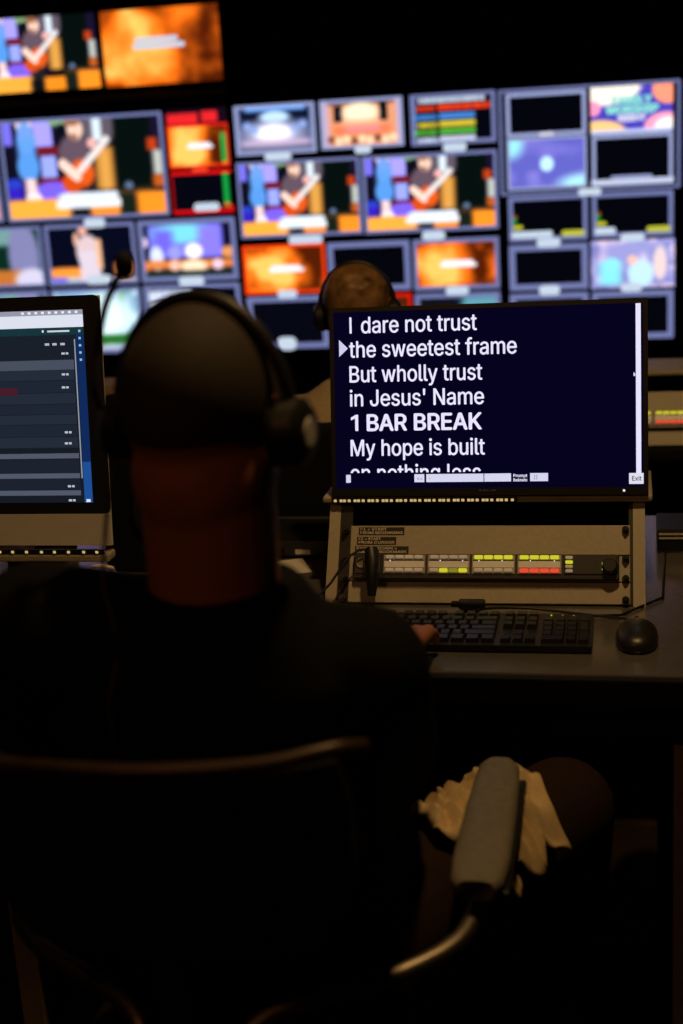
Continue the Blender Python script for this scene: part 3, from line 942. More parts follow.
# gooseneck / headset plug at the left end of the intercom
t = thing('headset_plug', TI @ Vector((-0.440, -0.03, 0.03)), 'black headset plug hanging from the left end of the intercom panel', 'plug')
build(MB(TI).tube([(-0.448, -0.014, 0.072), (-0.447, -0.030, 0.084), (-0.441, -0.044, 0.080), (-0.438, -0.048, 0.060), (-0.437, -0.046, 0.03), (-0.438, -0.040, 0.002)], [0.006, 0.009, 0.012, 0.013, 0.011, 0.007], 14), 'plug_body', M['black'], t)
build(MB(TI).tube([(-0.448, -0.030, 0.086), (-0.462, -0.036, 0.085), (-0.478, -0.040, 0.074), (-0.492, -0.045, 0.052), (-0.508, -0.056, 0.020), (-0.530, -0.075, -0.012), (-0.56, -0.11, -0.04)], 0.0022, 8), 'cable', M['rubber'], t)

# ------------------------------------------------------------------ lyric monitor
TM = tilt(0, 2.38, 0.918, 12.4)
t = thing('lyric_monitor', (-0.247, 2.55, DZ), 'black monitor showing large white song lyrics on navy', 'monitor')
build(MB(TM).box(-0.521, 0.027, 0.004, 0.035, -0.004, 0.327, 0.004), 'housing', M['black_matte'], t)
bz = build(MB(TM).frame(-0.521, 0.027, -0.004, 0.327, 0.0, 0.008, 0.004), 'bezel', M['black'], t)
build(MB(TM).box(-0.513, 0.019, 0.0005, 0.003, -0.003, 0.0095), 'lower_bezel', M['black'], t)
scr = build(MB(TM).box(-0.513, 0.0215, 0.0015, 0.004, 0.009, 0.3195), 'screen', E_NAVY, t)
build(text_mesh('ASUS', -0.2625, 0.0015, 0.0045, TM @ Matrix.Translation((0, 0.0003, 0)), 0.032, 0.0003, 0.0003), 'maker_lettering', mat('grey_print', (0.22, 0.2, 0.2), 0.4), t, recalc=False)
build(MB(TM).ell((-0.0137, -0.0002, 0.003), (0.0022, 0.001, 0.0022), 10, 6), 'power_light', E_WHITE, t)
lines = [('dare not trust', -0.4645, 0.2820, 0.2035, 0), ('the sweetest frame', -0.4865, 0.2400, 0.2935, 0), ('But wholly trust', -0.4865, 0.1965, 0.2340, 0), ('in Jesus\' Name', -0.4865, 0.1545, 0.2365, 0), ('BAR BREAK', -0.4570, 0.1112, 0.2030, 1), ('My hope is built', -0.4865, 0.0672, 0.2370, 0), ('on nothing less', -0.4870, 0.0230, 0.2300, 0)]
for s_, x_, z_, w_, b_ in lines:
    mb = text_mesh(s_, x_, z_, 0.0282, TM @ Matrix.Translation((0, 0.0011, 0)), w_, 0.0013 if b_ else 0.0006, 0.0005, clip=0.0375 if z_ < 0.03 else None)
    if s_.startswith('dare'): mb.box(-0.4850, -0.4812, -0.0001, 0.0, z_, z_ + 0.0282)
    if b_: mb.prism([(-0.4775, z_), (-0.4720, z_), (-0.4720, z_ + 0.0285), (-0.4765, z_ + 0.0285), (-0.4800, z_ + 0.0262), (-0.4850, z_ + 0.0238), (-0.4850, z_ + 0.0186), (-0.4775, z_ + 0.0220)], 'y', -0.0001, 0.0)
    build(mb, 'lyric_line', E_WHITE, scr, recalc=False)
build(MB(TM).prism([(-0.5042, 0.2715), (-0.5042, 0.2416), (-0.4885, 0.2560)], 'y', 0.0009, 0.0014), 'cue_arrow', ui(205, 205, 235), scr)
build(MB(TM).box(0.0068, 0.0152, 0.0009, 0.0014, 0.0325, 0.3185), 'scroll_bar', E_WHITE, scr)
build(MB(TM).prism([(0.0030, 0.196), (0.0030, 0.2035), (0.0068, 0.198)], 'y', 0.0008, 0.0012), 'pointer', E_WHITE, scr)
ex = build(MB(TM).box(-0.0052, 0.0205, 0.0009, 0.0014, 0.0140, 0.0325), 'exit_button', ui(225, 222, 240), scr)
build(text_mesh('Exit', 0.0076, 0.0195, 0.0078, TM @ Matrix.Translation((0, 0.0006, 0)), 0.016, 0.0002, 0.0002, align='C'), 'lettering', ui(60, 60, 80), scr, recalc=False)
for a, b in ((-0.4952, -0.4870), (-0.3735, -0.3560), (-0.3525, -0.2525), (-0.2510, -0.2050), (-0.1722, -0.1416)):
    build(MB(TM).box(a, b, 0.0009, 0.0014, 0.0200, 0.0340), 'toolbar_button', ui(215, 214, 240), scr)
for a, b, s_ in ((-0.348, 0.0235, '-'), (-0.3690, 0.0235, '<<'), (-0.166, 0.0235, 'II')):
    build(text_mesh(s_, a, b, 0.0065, TM @ Matrix.Translation((0, 0.0006, 0)), None, 0.0, 0.0002), 'lettering', ui(120, 118, 150), scr, recalc=False)
for s_, z_ in (('Prompt', 0.0275), ('Bookmarks', 0.0200)):
    build(text_mesh(s_, -0.2010, z_, 0.0052, TM @ Matrix.Translation((0, 0.0006, 0)), 0.024, 0.0002, 0.0002), 'lettering', E_WHITE, scr, recalc=False)
st = MB(); st.box(-0.29, -0.20, 2.50, 2.53, DZ + 0.17, 1.05, 0.004)
st.box(-0.29, -0.20, 2.44, 2.53, 1.0, 1.05, 0.004)
# stand rises from the shelf of the rack
st2 = MB(); st2.box(-0.38, -0.11, 2.41, 2.555, zt + 0.0125, zt + 0.022, 0.003)
build(MB().box(-0.28, -0.21, 2.50, 2.53, zt + 0.022, 1.09, 0.004), 'stand_neck', M['black'], t)
build(MB().box(-0.28, -0.21, 2.44, 2.53, 1.03, 1.10, 0.004), 'stand_head', M['black'], t)
build(st2, 'stand_base', M['black'], t)

# ------------------------------------------------------------------ keyboard
KT = Matrix.Translation((0, 0, DZ)) @ Matrix.Translation((-0.506, 2.080, 0.003)) @ Matrix.Rotation(math.radians(2.2), 4, 'X')
t = thing('keyboard', (-0.285, 2.16, DZ), 'black full size keyboard lying in front of the rack', 'keyboard')
kb = MB(KT); kb.prism([(0.0, 0.0), (0.136, 0.0), (0.136, 0.009), (0.0, 0.010)], 'x', 0.0, 0.444)
build(kb, 'keyboard_body', M['black'], t)
for x in (0.04, 0.38):
    build(MB().box(-0.506 + x, -0.466 + x, 2.195, 2.210, DZ, DZ + 0.0085), 'foot', M['black'], t)
U = 0.01905
keymesh = {}
def add_key(ux, row, wu, xb, hu=1):
    k = (wu, hu)
    if k not in keymesh:
        wx, wy = (wu * U - 0.0022) / 2, (hu * U - 0.0022) / 2
        a = 0.78 if wu < 3 else 0.95
        tx, ty = wx - 0.0022, wy - 0.0022
        vs = [(-wx, -wy, 0), (wx, -wy, 0), (wx, wy, 0), (-wx, wy, 0), (-tx, -ty, 0.0075), (tx, -ty, 0.0075), (tx, ty, 0.0085), (-tx, ty, 0.0085)]
        fs = [(0, 3, 2, 1), (4, 5, 6, 7), (0, 1, 5, 4), (1, 2, 6, 5), (2, 3, 7, 6), (3, 0, 4, 7)]
        me = bpy.data.meshes.new('key'); me.from_pydata(vs, [], fs); me.materials.append(M['key']); keymesh[k] = me
    o = bpy.data.objects.new('key', keymesh[k])
    col.objects.link(o); o.parent = t
    rowy = [0.009 + U / 2 + i * U for i in range(5)] + [0.009 + 5 * U + 0.004 + U / 2]
    y = rowy[row] + (hu - 1) * U / 2
    p = KT @ Vector((xb + ux * U + wu * U / 2, y, 0.0098))
    o.location = p - wloc(t)
    o.rotation_euler = (math.radians(2.2 + (row - 2) * -1.5), 0, 0)
    WL[o.name] = p
xm = 0.008
rows = {0: [1.25, 1.25, 1.25, 6.25, 1.25, 1.25, 1.25, 1.25], 1: [2.25] + [1] * 10 + [2.75], 2: [1.75] + [1] * 11 + [2.25], 3: [1.5] + [1] * 12 + [1.5], 4: [1] * 13 + [2]}
for r, ws in rows.items():
    x = 0
    for w_ in ws:
        add_key(x, r, w_, xm); x += w_
for x in (0, 2, 3, 4, 5, 6.5, 7.5, 8.5, 9.5, 11, 12, 13, 14):
    add_key(x, 5, 1, xm)
xn = xm + 15 * U + 0.0065
for x in range(3):
    add_key(x, 5, 1, xn); add_key(x, 4, 1, xn); add_key(x, 3, 1, xn); add_key(x, 0, 1, xn)
add_key(1, 1, 1, xn)
xp = xn + 3 * U + 0.0065
for r in (4, 3, 2, 1):
    for x in range(3): add_key(x, r, 1, xp)
add_key(3, 4, 1, xp); add_key(3, 2, 1, xp, 2); add_key(3, 0, 1, xp, 2); add_key(0, 0, 2, xp); add_key(2, 0, 1, xp)
for k in range(3):
    p0 = KT @ Vector((xp + 0.012 + k * 0.018, 0.127, 0.0100))
    build(MB().ell(tuple(p0), (0.0015, 0.0015, 0.0008), 8, 6), 'status_light', M['ic_key'] if k else E_GRN, t)
# keyboard cable with its moulded plug lying on the rack foot
cb = MB(); cb.tube([(-0.255, 2.232, 0.754), (-0.250, 2.250, 0.752), (-0.22, 2.262, 0.750), (-0.17, 2.272, 0.746), (-0.12, 2.264, 0.744), (-0.06, 2.245, 0.7435), (-0.02, 2.25, 0.7435), (0.05, 2.34, 0.7435), (0.06, 2.6, 0.7435)], 0.0024, 8)
tag(build(cb, 'keyboard_cable', M['rubber']), 'thin black cable running behind the keyboard towards the mouse', 'cable')
tt = thing('cable_adapter', (-0.262, 2.252, DZ), 'small black cable adapter lying between the rack and keyboard', 'adapter')
build(MB().box(-0.288, -0.242, 2.243, 2.262, DZ + 0.012, DZ + 0.027, 0.004), 'adapter_body', M['black'], tt)
build(MB().box(-0.300, -0.288, 2.247, 2.258, DZ + 0.015, DZ + 0.024, 0.002), 'plug_end', M['screw'], tt)
build(MB().box(-0.284, -0.246, 2.246, 2.259, DZ + 0.0, DZ + 0.012, 0.002), 'lower_shell', M['black'], tt)

# ------------------------------------------------------------------ mouse
mo = thing('mouse', (0.006, 2.14, DZ), 'black wired computer mouse to the right of the keyboard', 'mouse')
mb = MB()
rings = []
n = 26; vs = []; fs = []
prof = [(0.0, 1.0), (0.005, 1.03), (0.011, 1.02), (0.018, 0.93), (0.024, 0.76), (0.028, 0.50), (0.0305, 0.22), (0.031, 0.02)]
for (z, s_) in prof:
    for k in range(n):
        a = 2 * math.pi * k / n
        cx, sy = math.cos(a), math.sin(a)
        vs.append((0.006 + 0.032 * s_ * math.copysign(abs(cx) ** 0.8, cx), 2.14 + 0.058 * s_ * math.copysign(abs(sy) ** 0.85, sy) - z * 0.25, DZ + 0.001 + z))
for i in range(len(prof) - 1):
    for k in range(n):
        fs.append([i * n + k, i * n + (k + 1) % n, (i + 1) * n + (k + 1) % n, (i + 1) * n + k])
fs.append(list(range(n))[::-1]); fs.append([(len(prof) - 1) * n + k for k in range(n)])
mb.add(vs, fs); mb.smooth = True
build(mb, 'shell', mat('mouse_shell', (0.018, 0.017, 0.016), 0.36, var=0.05), mo)
w2 = MB(); w2.tube([(0.003, 2.166, DZ + 0.0225), (0.009, 2.166, DZ + 0.0225)], 0.010, 16); build(w2, 'scroll_wheel', M['rubber'], mo)
build(MB().box(0.0052, 0.0068, 2.180, 2.197, DZ + 0.008, DZ + 0.0165), 'button_gap', M['black_matte'], mo)
build(MB().tube([(0.006, 2.196, DZ + 0.008), (0.000, 2.22, DZ + 0.006), (-0.03, 2.238, DZ + 0.004), (-0.075, 2.252, DZ + 0.003)], 0.0019, 8), 'cable', M['rubber'], mo)

# ------------------------------------------------------------------ left computer on its riser
t = thing('monitor_riser', (-1.3, 2.42, DZ), 'low beige riser shelf under the left computer', 'shelf')
build(MB().box(-1.75, -0.905, 2.262, 2.30, 0.828, 0.842, 0.003), 'front_lip', M['beige'], t)
build(MB().box(-1.75, -1.08, 2.30, 2.60, 0.828, 0.842, 0.003), 'shelf_board', M['beige'], t)
for x in (-1.72, -1.12):
    build(MB().box(x, x + 0.02, 2.31, 2.59, DZ, 0.828), 'side_leg', M['black_matte'], t)
led_tape(-1.70, -0.912, 2.2640, 0.8425, 30, 'strip of small gold lights below the left computer', 0.0265)
TC = tilt(0, 2.285, 0.852, 8.0)
t = thing('desktop_computer', (-1.235, 2.42, 0.842), 'silver all in one desktop computer showing a dark list window', 'computer')
hs = MB(TC); hs.box(-1.565, -0.905, 0.004, 0.0075, 0.0, 0.440, 0.001, 1); _n = len(hs.v)
bk = MB(); bk.ell((-1.235, 0.006, 0.21), (0.27, 0.030, 0.18), 28, 14)
hs.add([(v.x, max(v.y, 0.0068), v.z) for v in bk.v], bk.f)
build(hs, 'housing', M['alu'], t)
build(MB(TC).box(-1.565, -0.905, 0.0, 0.004, 0.0, 0.0575, 0.001, 1), 'chin', M['alu'], t)
gl = build(MB(TC).rrect(-1.565, -0.905, 0.0575, 0.4410, 0.0, 0.012, 0.004), 'front_glass', M['black'], t)
scr = build(MB(TC).box(-1.532, -0.9360, -0.0006, 0.0, 0.0775, 0.4165), 'screen', ui(22, 27, 36), t)
def uirect(a, b, z0, z1, c, lay=1, nm='window_row'):
    build(MB(TC).box(a, b, -0.0006 - 0.0004 * lay, -0.0006 - 0.0004 * (lay - 1), z0, z1), nm, ui(*c), scr)
uirect(-1.532, -0.9360, 0.408, 0.4165, (150, 152, 170), 1, 'menu_bar')
uirect(-1.532, -0.9360, 0.3865, 0.408, (222, 226, 240), 1, 'tab_bar')
uirect(-1.532, -0.9360, 0.3735, 0.3865, (24, 52, 60), 1, 'tool_bar')
uirect(-0.9510, -0.9360, 0.0775, 0.3735, (16, 42, 92), 1, 'side_panel')
uirect(-0.9510, -0.9360, 0.0775, 0.150, (30, 78, 150), 2, 'side_panel')
uirect(-1.532, -0.9510, 0.330, 0.3735, (26, 32, 42))
uirect(-1.532, -0.9570, 0.3130, 0.330, (72, 79, 94))
rowz = [0.313, 0.2935, 0.272, 0.252, 0.234, 0.216, 0.1945, 0.1745]
for k in range(7):
    uirect(-1.532, -0.9575, rowz[k + 1] + 0.0012, rowz[k], (31, 38, 51) if k % 2 else (36, 43, 57))
uirect(-1.532, -0.9575, 0.1565, 0.1655, (80, 88, 105))
uirect(-1.532, -0.9575, 0.1310, 0.1545, (28, 34, 46))
uirect(-1.532, -0.9575, 0.1210, 0.1300, (80, 88, 105))
uirect(-1.532, -0.9575, 0.1010, 0.1195, (28, 34, 46))
uirect(-1.532, -0.9575, 0.0905, 0.0995, (80, 88, 105))
uirect(-1.30, -1.066, 0.2695, 0.2825, (70, 28, 42), 2)
for (x, z) in ((-0.9735, 0.3046), (-0.9748, 0.2818), (-0.9741, 0.2027), (-0.9752, 0.1832), (-0.9742, 0.1068), (-0.9739, 0.0817), (-0.972, 0.341)):
    uirect(x - 0.007, x - 0.001, z - 0.0018, z + 0.0018, (190, 195, 210), 2, 'row_mark'); uirect(x + 0.001, x + 0.0055, z - 0.0018, z + 0.0018, (190, 195, 210), 2, 'row_mark')
for x in (-1.004, -0.990, -0.975):
    uirect(x - 0.005, x + 0.003, 0.3555, 0.3595, (180, 185, 200), 2, 'row_mark')
uirect(-1.003, -0.962, 0.3785, 0.3815, (205, 215, 225), 2, 'row_mark'); uirect(-1.013, -1.010, 0.3785, 0.3825, (225, 230, 240), 2, 'row_mark')
for k in range(9):
    uirect(-1.05 + 0.0125 * k, -1.045 + 0.0125 * k, 0.4105, 0.4145, (235, 235, 245), 2, 'row_mark')
for k in range(5):
    uirect(-0.9455, -0.9415, 0.3775 - 0.0125 * k, 0.3815 - 0.0125 * k, (150, 190, 215), 3, 'row_mark')
uirect(-0.9545, -0.9525, 0.121, 0.3655, (150, 155, 165), 2, 'scroll_bar')
uirect(-0.9475, -0.9400, 0.0785, 0.0835, (225, 235, 245), 3, 'row_mark')
ft = MB(); ft.prism([(2.36, 0.842), (2.52, 0.842), (2.52, 0.848), (2.42, 0.85), (2.40, 1.02), (2.34, 1.02), (2.392, 0.855), (2.36, 0.848)], 'x', -1.33, -1.14)
build(ft, 'stand_foot', M['alu'], t)
# pale cable clip by the riser
tag(build(MB().tube([(-0.935, 2.256, 0.822), (-0.915, 2.252, 0.825), (-0.900, 2.262, 0.818), (-0.905, 2.29, 0.79), (-0.92, 2.32, 0.7445)], 0.0035, 8), 'white_cable', M['paper']), 'short white cable hanging off the riser corner', 'cable')

# ------------------------------------------------------------------ small things on the desk between the two screens
t = thing('network_box', (-0.72, 2.63, DZ), 'flat black equipment box on the desk with a small cream label', 'device')
build(MB().box(-0.775, -0.575, 2.56, 2.72, DZ + 0.004, DZ + 0.036, 0.003), 'case', M['black'], t)
build(MB().box(-0.640, -0.610, 2.558, 2.560, DZ + 0.010, DZ + 0.019), 'label_plate', M['paper'], t)
for x in (-0.765, -0.60):
    build(MB().box(x, x + 0.015, 2.58, 2.70, DZ, DZ + 0.004), 'foot', M['rubber'], t)
for k in range(4):
    build(MB().box(-0.765 + k * 0.028, -0.745 + k * 0.028, 2.5585, 2.560, DZ + 0.010, DZ + 0.022), 'port', M['black_matte'], t)
ppm = MB(Matrix.Translation((-0.655, 2.50, DZ)) @ Matrix.Rotation(math.radians(24), 4, 'Z')); ppm.box(-0.09, 0.05, -0.045, 0.045, 0.0002, 0.0012)
tag(build(ppm, 'paper_sheet', M['paper']), 'white sheet of paper on the desk left of the rack', 'paper')
t = thing('desk_hub', (0.075, 2.66, DZ), 'small black hub box on the desk right of the rack', 'device')
build(MB().box(0.045, 0.105, 2.60, 2.72, DZ, DZ + 0.045, 0.004), 'case', M['black'], t)
for z in (0.028, 0.036):
    build(MB().box(0.048, 0.102, 2.598, 2.60, DZ + z, DZ + z + 0.003), 'trim_line', M['alu'], t)

t = thing('desk_speaker', (-0.86, 2.56, DZ), 'tall black loudspeaker on the desk beside the left computer', 'speaker')
build(MB().box(-0.995, -0.79, 2.47, 2.66, DZ, 1.03, 0.008), 'cabinet', M['black_matte'], t)
build(MB().tube([(-0.872, 2.469, 0.86), (-0.872, 2.463, 0.86), (-0.872, 2.468, 0.86)], [0.062, 0.056, 0.02], 24), 'woofer', M['rubber'], t)
build(MB().tube([(-0.872, 2.469, 0.97), (-0.872, 2.464, 0.97), (-0.872, 2.468, 0.97)], [0.03, 0.026, 0.01], 20), 'tweeter', M['rubber'], t)

# box under the desk
t = thing('under_desk_unit', (0.0, 2.45, 0), 'pale grey computer unit standing on the floor under the desk', 'computer')
build(MB().box(-0.075, 0.045, 2.38, 2.65, 0.012, 0.30, 0.008), 'case', M['grey_box'], t)
build(MB().box(-0.070, 0.040, 2.376, 2.38, 0.14, 0.165), 'drive_slot', M['black'], t)
for x in (-0.06, 0.02):
    build(MB().box(x, x + 0.015, 2.40, 2.63, 0, 0.012), 'foot', M['rubber'], t)
tag(build(MB().tube([(-0.03, 2.372, 0.20), (-0.02, 2.33, 0.19), (0.02, 2.33, 0.13), (0.03, 2.34, 0.06), (0.0, 2.345, 0.005), (-0.15, 2.35, 0.005)], 0.004, 8), 'power_cable', M['rubber']), 'black cable hanging in front of the grey unit under the desk', 'cable')

# ------------------------------------------------------------------ people
def remesh(mb, name, material, parent, voxel=0.008, smooth=4, origin=None):
    me = bpy.data.meshes.new(name)
    og = Vector(origin) if origin is not None else wloc(parent)
    me.from_pydata([tuple(v - og) for v in mb.v], [], mb.f)
    fix_normals(me)
    tmp = bpy.data.objects.new('tmp', me); col.objects.link(tmp)
    md = tmp.modifiers.new('r', 'REMESH'); md.mode = 'VOXEL'; md.voxel_size = voxel
    if smooth:
        s_ = tmp.modifiers.new('s', 'SMOOTH'); s_.iterations = smooth; s_.factor = 0.5
    dg = bpy.context.evaluated_depsgraph_get()
    out = bpy.data.meshes.new_from_object(tmp.evaluated_get(dg))
    bpy.data.objects.remove(tmp, do_unlink=True); bpy.data.meshes.remove(me)
    out.name = name
    out.materials.clear()
    out.polygons.foreach_set('use_smooth', [True] * len(out.polygons))
    return link(name, out, material, parent, og)

def head_shapes(mb, c, yaw, pitch=0.0, s=1.0):
    """cranium, jaw, nose, ears, brow; faces +y turned by yaw (about z) and nodded by pitch"""
    Rm = Matrix.Rotation(yaw, 3, 'Z') @ Matrix.Rotation(pitch, 3, 'X')
    c = Vector(c)
    P = lambda x, y, z: c + Rm @ (Vector((x, y, z)) * s)
    mb.ell(P(0, -0.008, 0.02), (0.077 * s, 0.096 * s, 0.092 * s), 28, 18, Rm)
    mb.ell(P(0, 0.012, -0.04), (0.067 * s, 0.078 * s, 0.075 * s), 24, 16, Rm)
    mb.ell(P(0, 0.055, -0.085), (0.040 * s, 0.036 * s, 0.030 * s), 20, 12, Rm)      # chin
    mb.ell(P(0, 0.086, -0.002), (0.045 * s, 0.015 * s, 0.012 * s), 16, 10, Rm)       # brow
    mb.cap(P(0, 0.090, -0.005), P(0, 0.108, -0.038), 0.008 * s, 0.012 * s, 12)       # nose
    mb.ell(P(0, 0.087, -0.066), (0.024 * s, 0.010 * s, 0.007 * s), 14, 8, Rm)        # lips
    for sg in (-1, 1):
        mb.ell(P(sg * 0.078, -0.004, -0.012), (0.011 * s, 0.019 * s, 0.031 * s), 14, 10, Rm @ Matrix.Rotation(sg * 0.35, 3, 'Z'))
        mb.ell(P(sg * 0.042, 0.066, -0.035), (0.024 * s, 0.02 * s, 0.02 * s), 14, 10, Rm)  # cheek
    return P, Rm

def hand(mb, wrist, fdir, up, side, L=0.19, curl=0.5):
    """palm and five bent fingers; fdir towards the fingertips, side points to the thumb"""
    f, u, s_ = Vector(fdir).normalized(), Vector(up).normalized(), Vector(side).normalized()
    w_ = Vector(wrist)
    pl = L * 0.5
    for k in range(4):
        o = (1.5 - k) * 0.019
        mb.cap(w_ + s_ * o * 0.6, w_ + f * pl + s_ * o, 0.016, 0.0125, 12)
    for k, ln in enumerate((0.072, 0.080, 0.075, 0.058)):
        o = (1.5 - k) * 0.020
        p = w_ + f * pl + s_ * o
        d = (f + s_ * (1.5 - k) * 0.05).normalized()
        ang = 0.15 + curl * 0.3
        for seg, fr in enumerate((0.45, 0.32, 0.23)):
            dd = (d * math.cos(ang) - u * math.sin(ang)).normalized()
            q = p + dd * ln * fr
            mb.cap(p, q, 0.0092 - seg * 0.0007, 0.0086 - seg * 0.0007, 10)
            p = q; ang += curl * 0.75
    p = w_ + f * 0.02 + s_ * 0.022
    q = p + (f * 0.6 + s_ * 0.7 - u * 0.2).normalized() * 0.042
    mb.cap(p, q, 0.014, 0.0105, 10)
    r = q + (f * 0.9 + s_ * 0.15 - u * 0.25).normalized() * 0.032
    mb.cap(q, r, 0.0102, 0.0085, 10)
    return mb

def eyes(P, Rm, parent, s=1.0):
    for sg in (-1, 1):
        e = build(MB().ell(P(sg * 0.031, 0.079, -0.012), (0.011 * s, 0.009 * s, 0.008 * s), 12, 8, Rm), 'eye', M['eye'], parent)
        build(MB().ell(P(sg * 0.031, 0.0872, -0.012), (0.0045 * s, 0.002 * s, 0.0045 * s), 10, 6, Rm), 'iris', M['black'], parent)

def arc(p, n=8):
    """Catmull-Rom through points"""
    p = [Vector(q) for q in p]
    out = []
    for i in range(len(p) - 1):
        a, b, c_, d = p[max(i - 1, 0)], p[i], p[i + 1], p[min(i + 2, len(p) - 1)]
        for k in range(n):
            t_ = k / n
            out.append(0.5 * ((2 * b) + (-a + c_) * t_ + (2 * a - 5 * b + 4 * c_ - d) * t_ ** 2 + (-a + 3 * b - 3 * c_ + d) * t_ ** 3))
    out.append(p[-1])
    return out

# ---- the operator
YAWH = math.radians(-10)
op = thing('person', (-0.44, 1.50, 0.0), 'seated person in a black shirt seen from behind, wearing a headset', 'person')
HC = (-0.440, 1.415, 1.266)
sh_r, el_r, wr_r = Vector((-0.290, 1.43, 0.975)), Vector((-0.300, 1.62, 0.795)), Vector((-0.338, 1.925, 0.805))
sh_l, el_l, wr_l = Vector((-0.660, 1.42, 1.022)), Vector((-0.745, 1.54, 0.755)), Vector((-0.785, 1.79, 0.740))
hip_r, kn_r, an_r = Vector((-0.365, 1.54, 0.53)), Vector((-0.105, 1.945, 0.545)), Vector((-0.135, 1.965, 0.095))
hip_l, kn_l, an_l = Vector((-0.545, 1.54, 0.53)), Vector((-0.68, 2.00, 0.545)), Vector((-0.70, 1.99, 0.095))
torso = [(-0.455, 1.52, 0.455, 0.165, 0.12), (-0.455, 1.515, 0.54, 0.178, 0.13), (-0.455, 1.49, 0.68, 0.160, 0.118), (-0.455, 1.46, 0.80, 0.168, 0.118), (-0.453, 1.435, 0.90, 0.178, 0.112), (-0.450, 1.425, 0.98, 0.165, 0.100), (-0.446, 1.415, 1.045, 0.105, 0.075), (-0.444, 1.412, 1.08, 0.062, 0.062)]
def limbs(mb, g):
    mb.cap(sh_r, el_r, 0.056 + g, 0.045 + g); mb.cap(el_r, wr_r, 0.044 + g, 0.030 + g)
    mb.cap(sh_l, el_l, 0.056 + g, 0.045 + g); mb.cap(el_l, wr_l, 0.044 + g, 0.030 + g)
def legs(mb, g):
    for h, k, a in ((hip_r, kn_r, an_r), (hip_l, kn_l, an_l)):
        mb.cap(h, k, 0.085 + g, 0.062 + g); mb.cap(k, a, 0.060 + g, 0.042 + g)
body = MB()
P, Rm = head_shapes(body, HC, YAWH, math.radians(-6), 1.05)
body.cap((-0.444, 1.405, 1.04), (-0.441, 1.402, 1.215), 0.071, 0.073, 20)
body.ell(P(0, -0.006, -0.055), (0.0765, 0.082, 0.090), 28, 18, Rm)
body.loft(torso)
limbs(body, 0); legs(body, 0)
hand(body, wr_r, Vector((-0.330, 2.13, 0.784)) - wr_r, (0.05, 0.1, 1), (-1, -0.2, 0.02), 0.19, 0.45)
hand(body, wr_l, (0.02, 1, -0.12), (0, 0.12, 1), (1, 0, 0), 0.19, 0.35)
for a in (an_r, an_l):
    body.cap(a + Vector((0, 0, -0.03)), a + Vector((0.0, 0.15, -0.06)), 0.036, 0.028)
bd = remesh(body, 'body', M['skin'], op, 0.0052, 3)
eyes(P, Rm, op)
hair = MB(); hair.ell(P(0, -0.008, 0.020), (0.0822, 0.1022, 0.0982), 36, 24, Rm)
hb = bmesh.new(); me_ = bpy.data.meshes.new('h'); me_.from_pydata([tuple(v) for v in hair.v], [], hair.f); hb.from_mesh(me_)
bmesh.ops.bisect_plane(hb, geom=hb.verts[:] + hb.edges[:] + hb.faces[:], plane_co=P(0, 0.02, 0.018), plane_no=Rm @ Vector((0, 0.35, -1)), clear_outer=True)
hb.verts.index_update()
hair = MB(); hair.add([v.co.copy() for v in hb.verts], [[v.index for v in f.verts] for f in hb.faces]); hair.smooth = True; hb.free(); bpy.data.meshes.remove(me_)
build(hair, 'hair', M['hair_short'], op)
shirt = MB()
shirt.loft([(x, y, z, a + 0.014, b + 0.016) for (x, y, z, a, b) in torso[:-1]] + [(-0.444, 1.412, 1.085, 0.086, 0.084)])
shirt.cap(sh_r, el_r, 0.074, 0.062); shirt.cap(el_r, wr_r + (el_r - wr_r) * 0.30, 0.058, 0.044)
shirt.cap(sh_l, el_l, 0.074, 0.062); shirt.cap(el_l, wr_l + (el_l - wr_l) * 0.10, 0.060, 0.046)
shirt.cap((-0.53, 1.42, 1.000), sh_l, 0.082, 0.078); shirt.cap((-0.37, 1.43, 0.975), sh_r, 0.080, 0.072)
remesh(shirt, 'shirt', M['shirt_black'], op, 0.009, 4)
tr = MB()
tr.loft([(-0.455, 1.53, 0.445, 0.185, 0.135), (-0.455, 1.525, 0.54, 0.195, 0.145), (-0.45, 1.51, 0.62, 0.18, 0.13)])
for h, k, a in ((hip_r, kn_r, an_r), (hip_l, kn_l, an_l)):
    tr.cap(h, k, 0.100, 0.080); tr.cap(k, a + Vector((0, 0, 0.02)), 0.079, 0.074)
remesh(tr, 'trousers', M['trousers'], op, 0.010, 4)
for a in (an_r, an_l):
    s_ = MB(); s_.loft([(a.x, a.y + 0.07, 0.0, 0.046, 0.145), (a.x, a.y + 0.07, 0.02, 0.048, 0.147), (a.x, a.y + 0.065, 0.05, 0.045, 0.135), (a.x, a.y + 0.035, 0.085, 0.042, 0.09), (a.x, a.y + 0.0, 0.115, 0.045, 0.055)], 24)
    build(s_, 'shoe', M['shoe'], op)

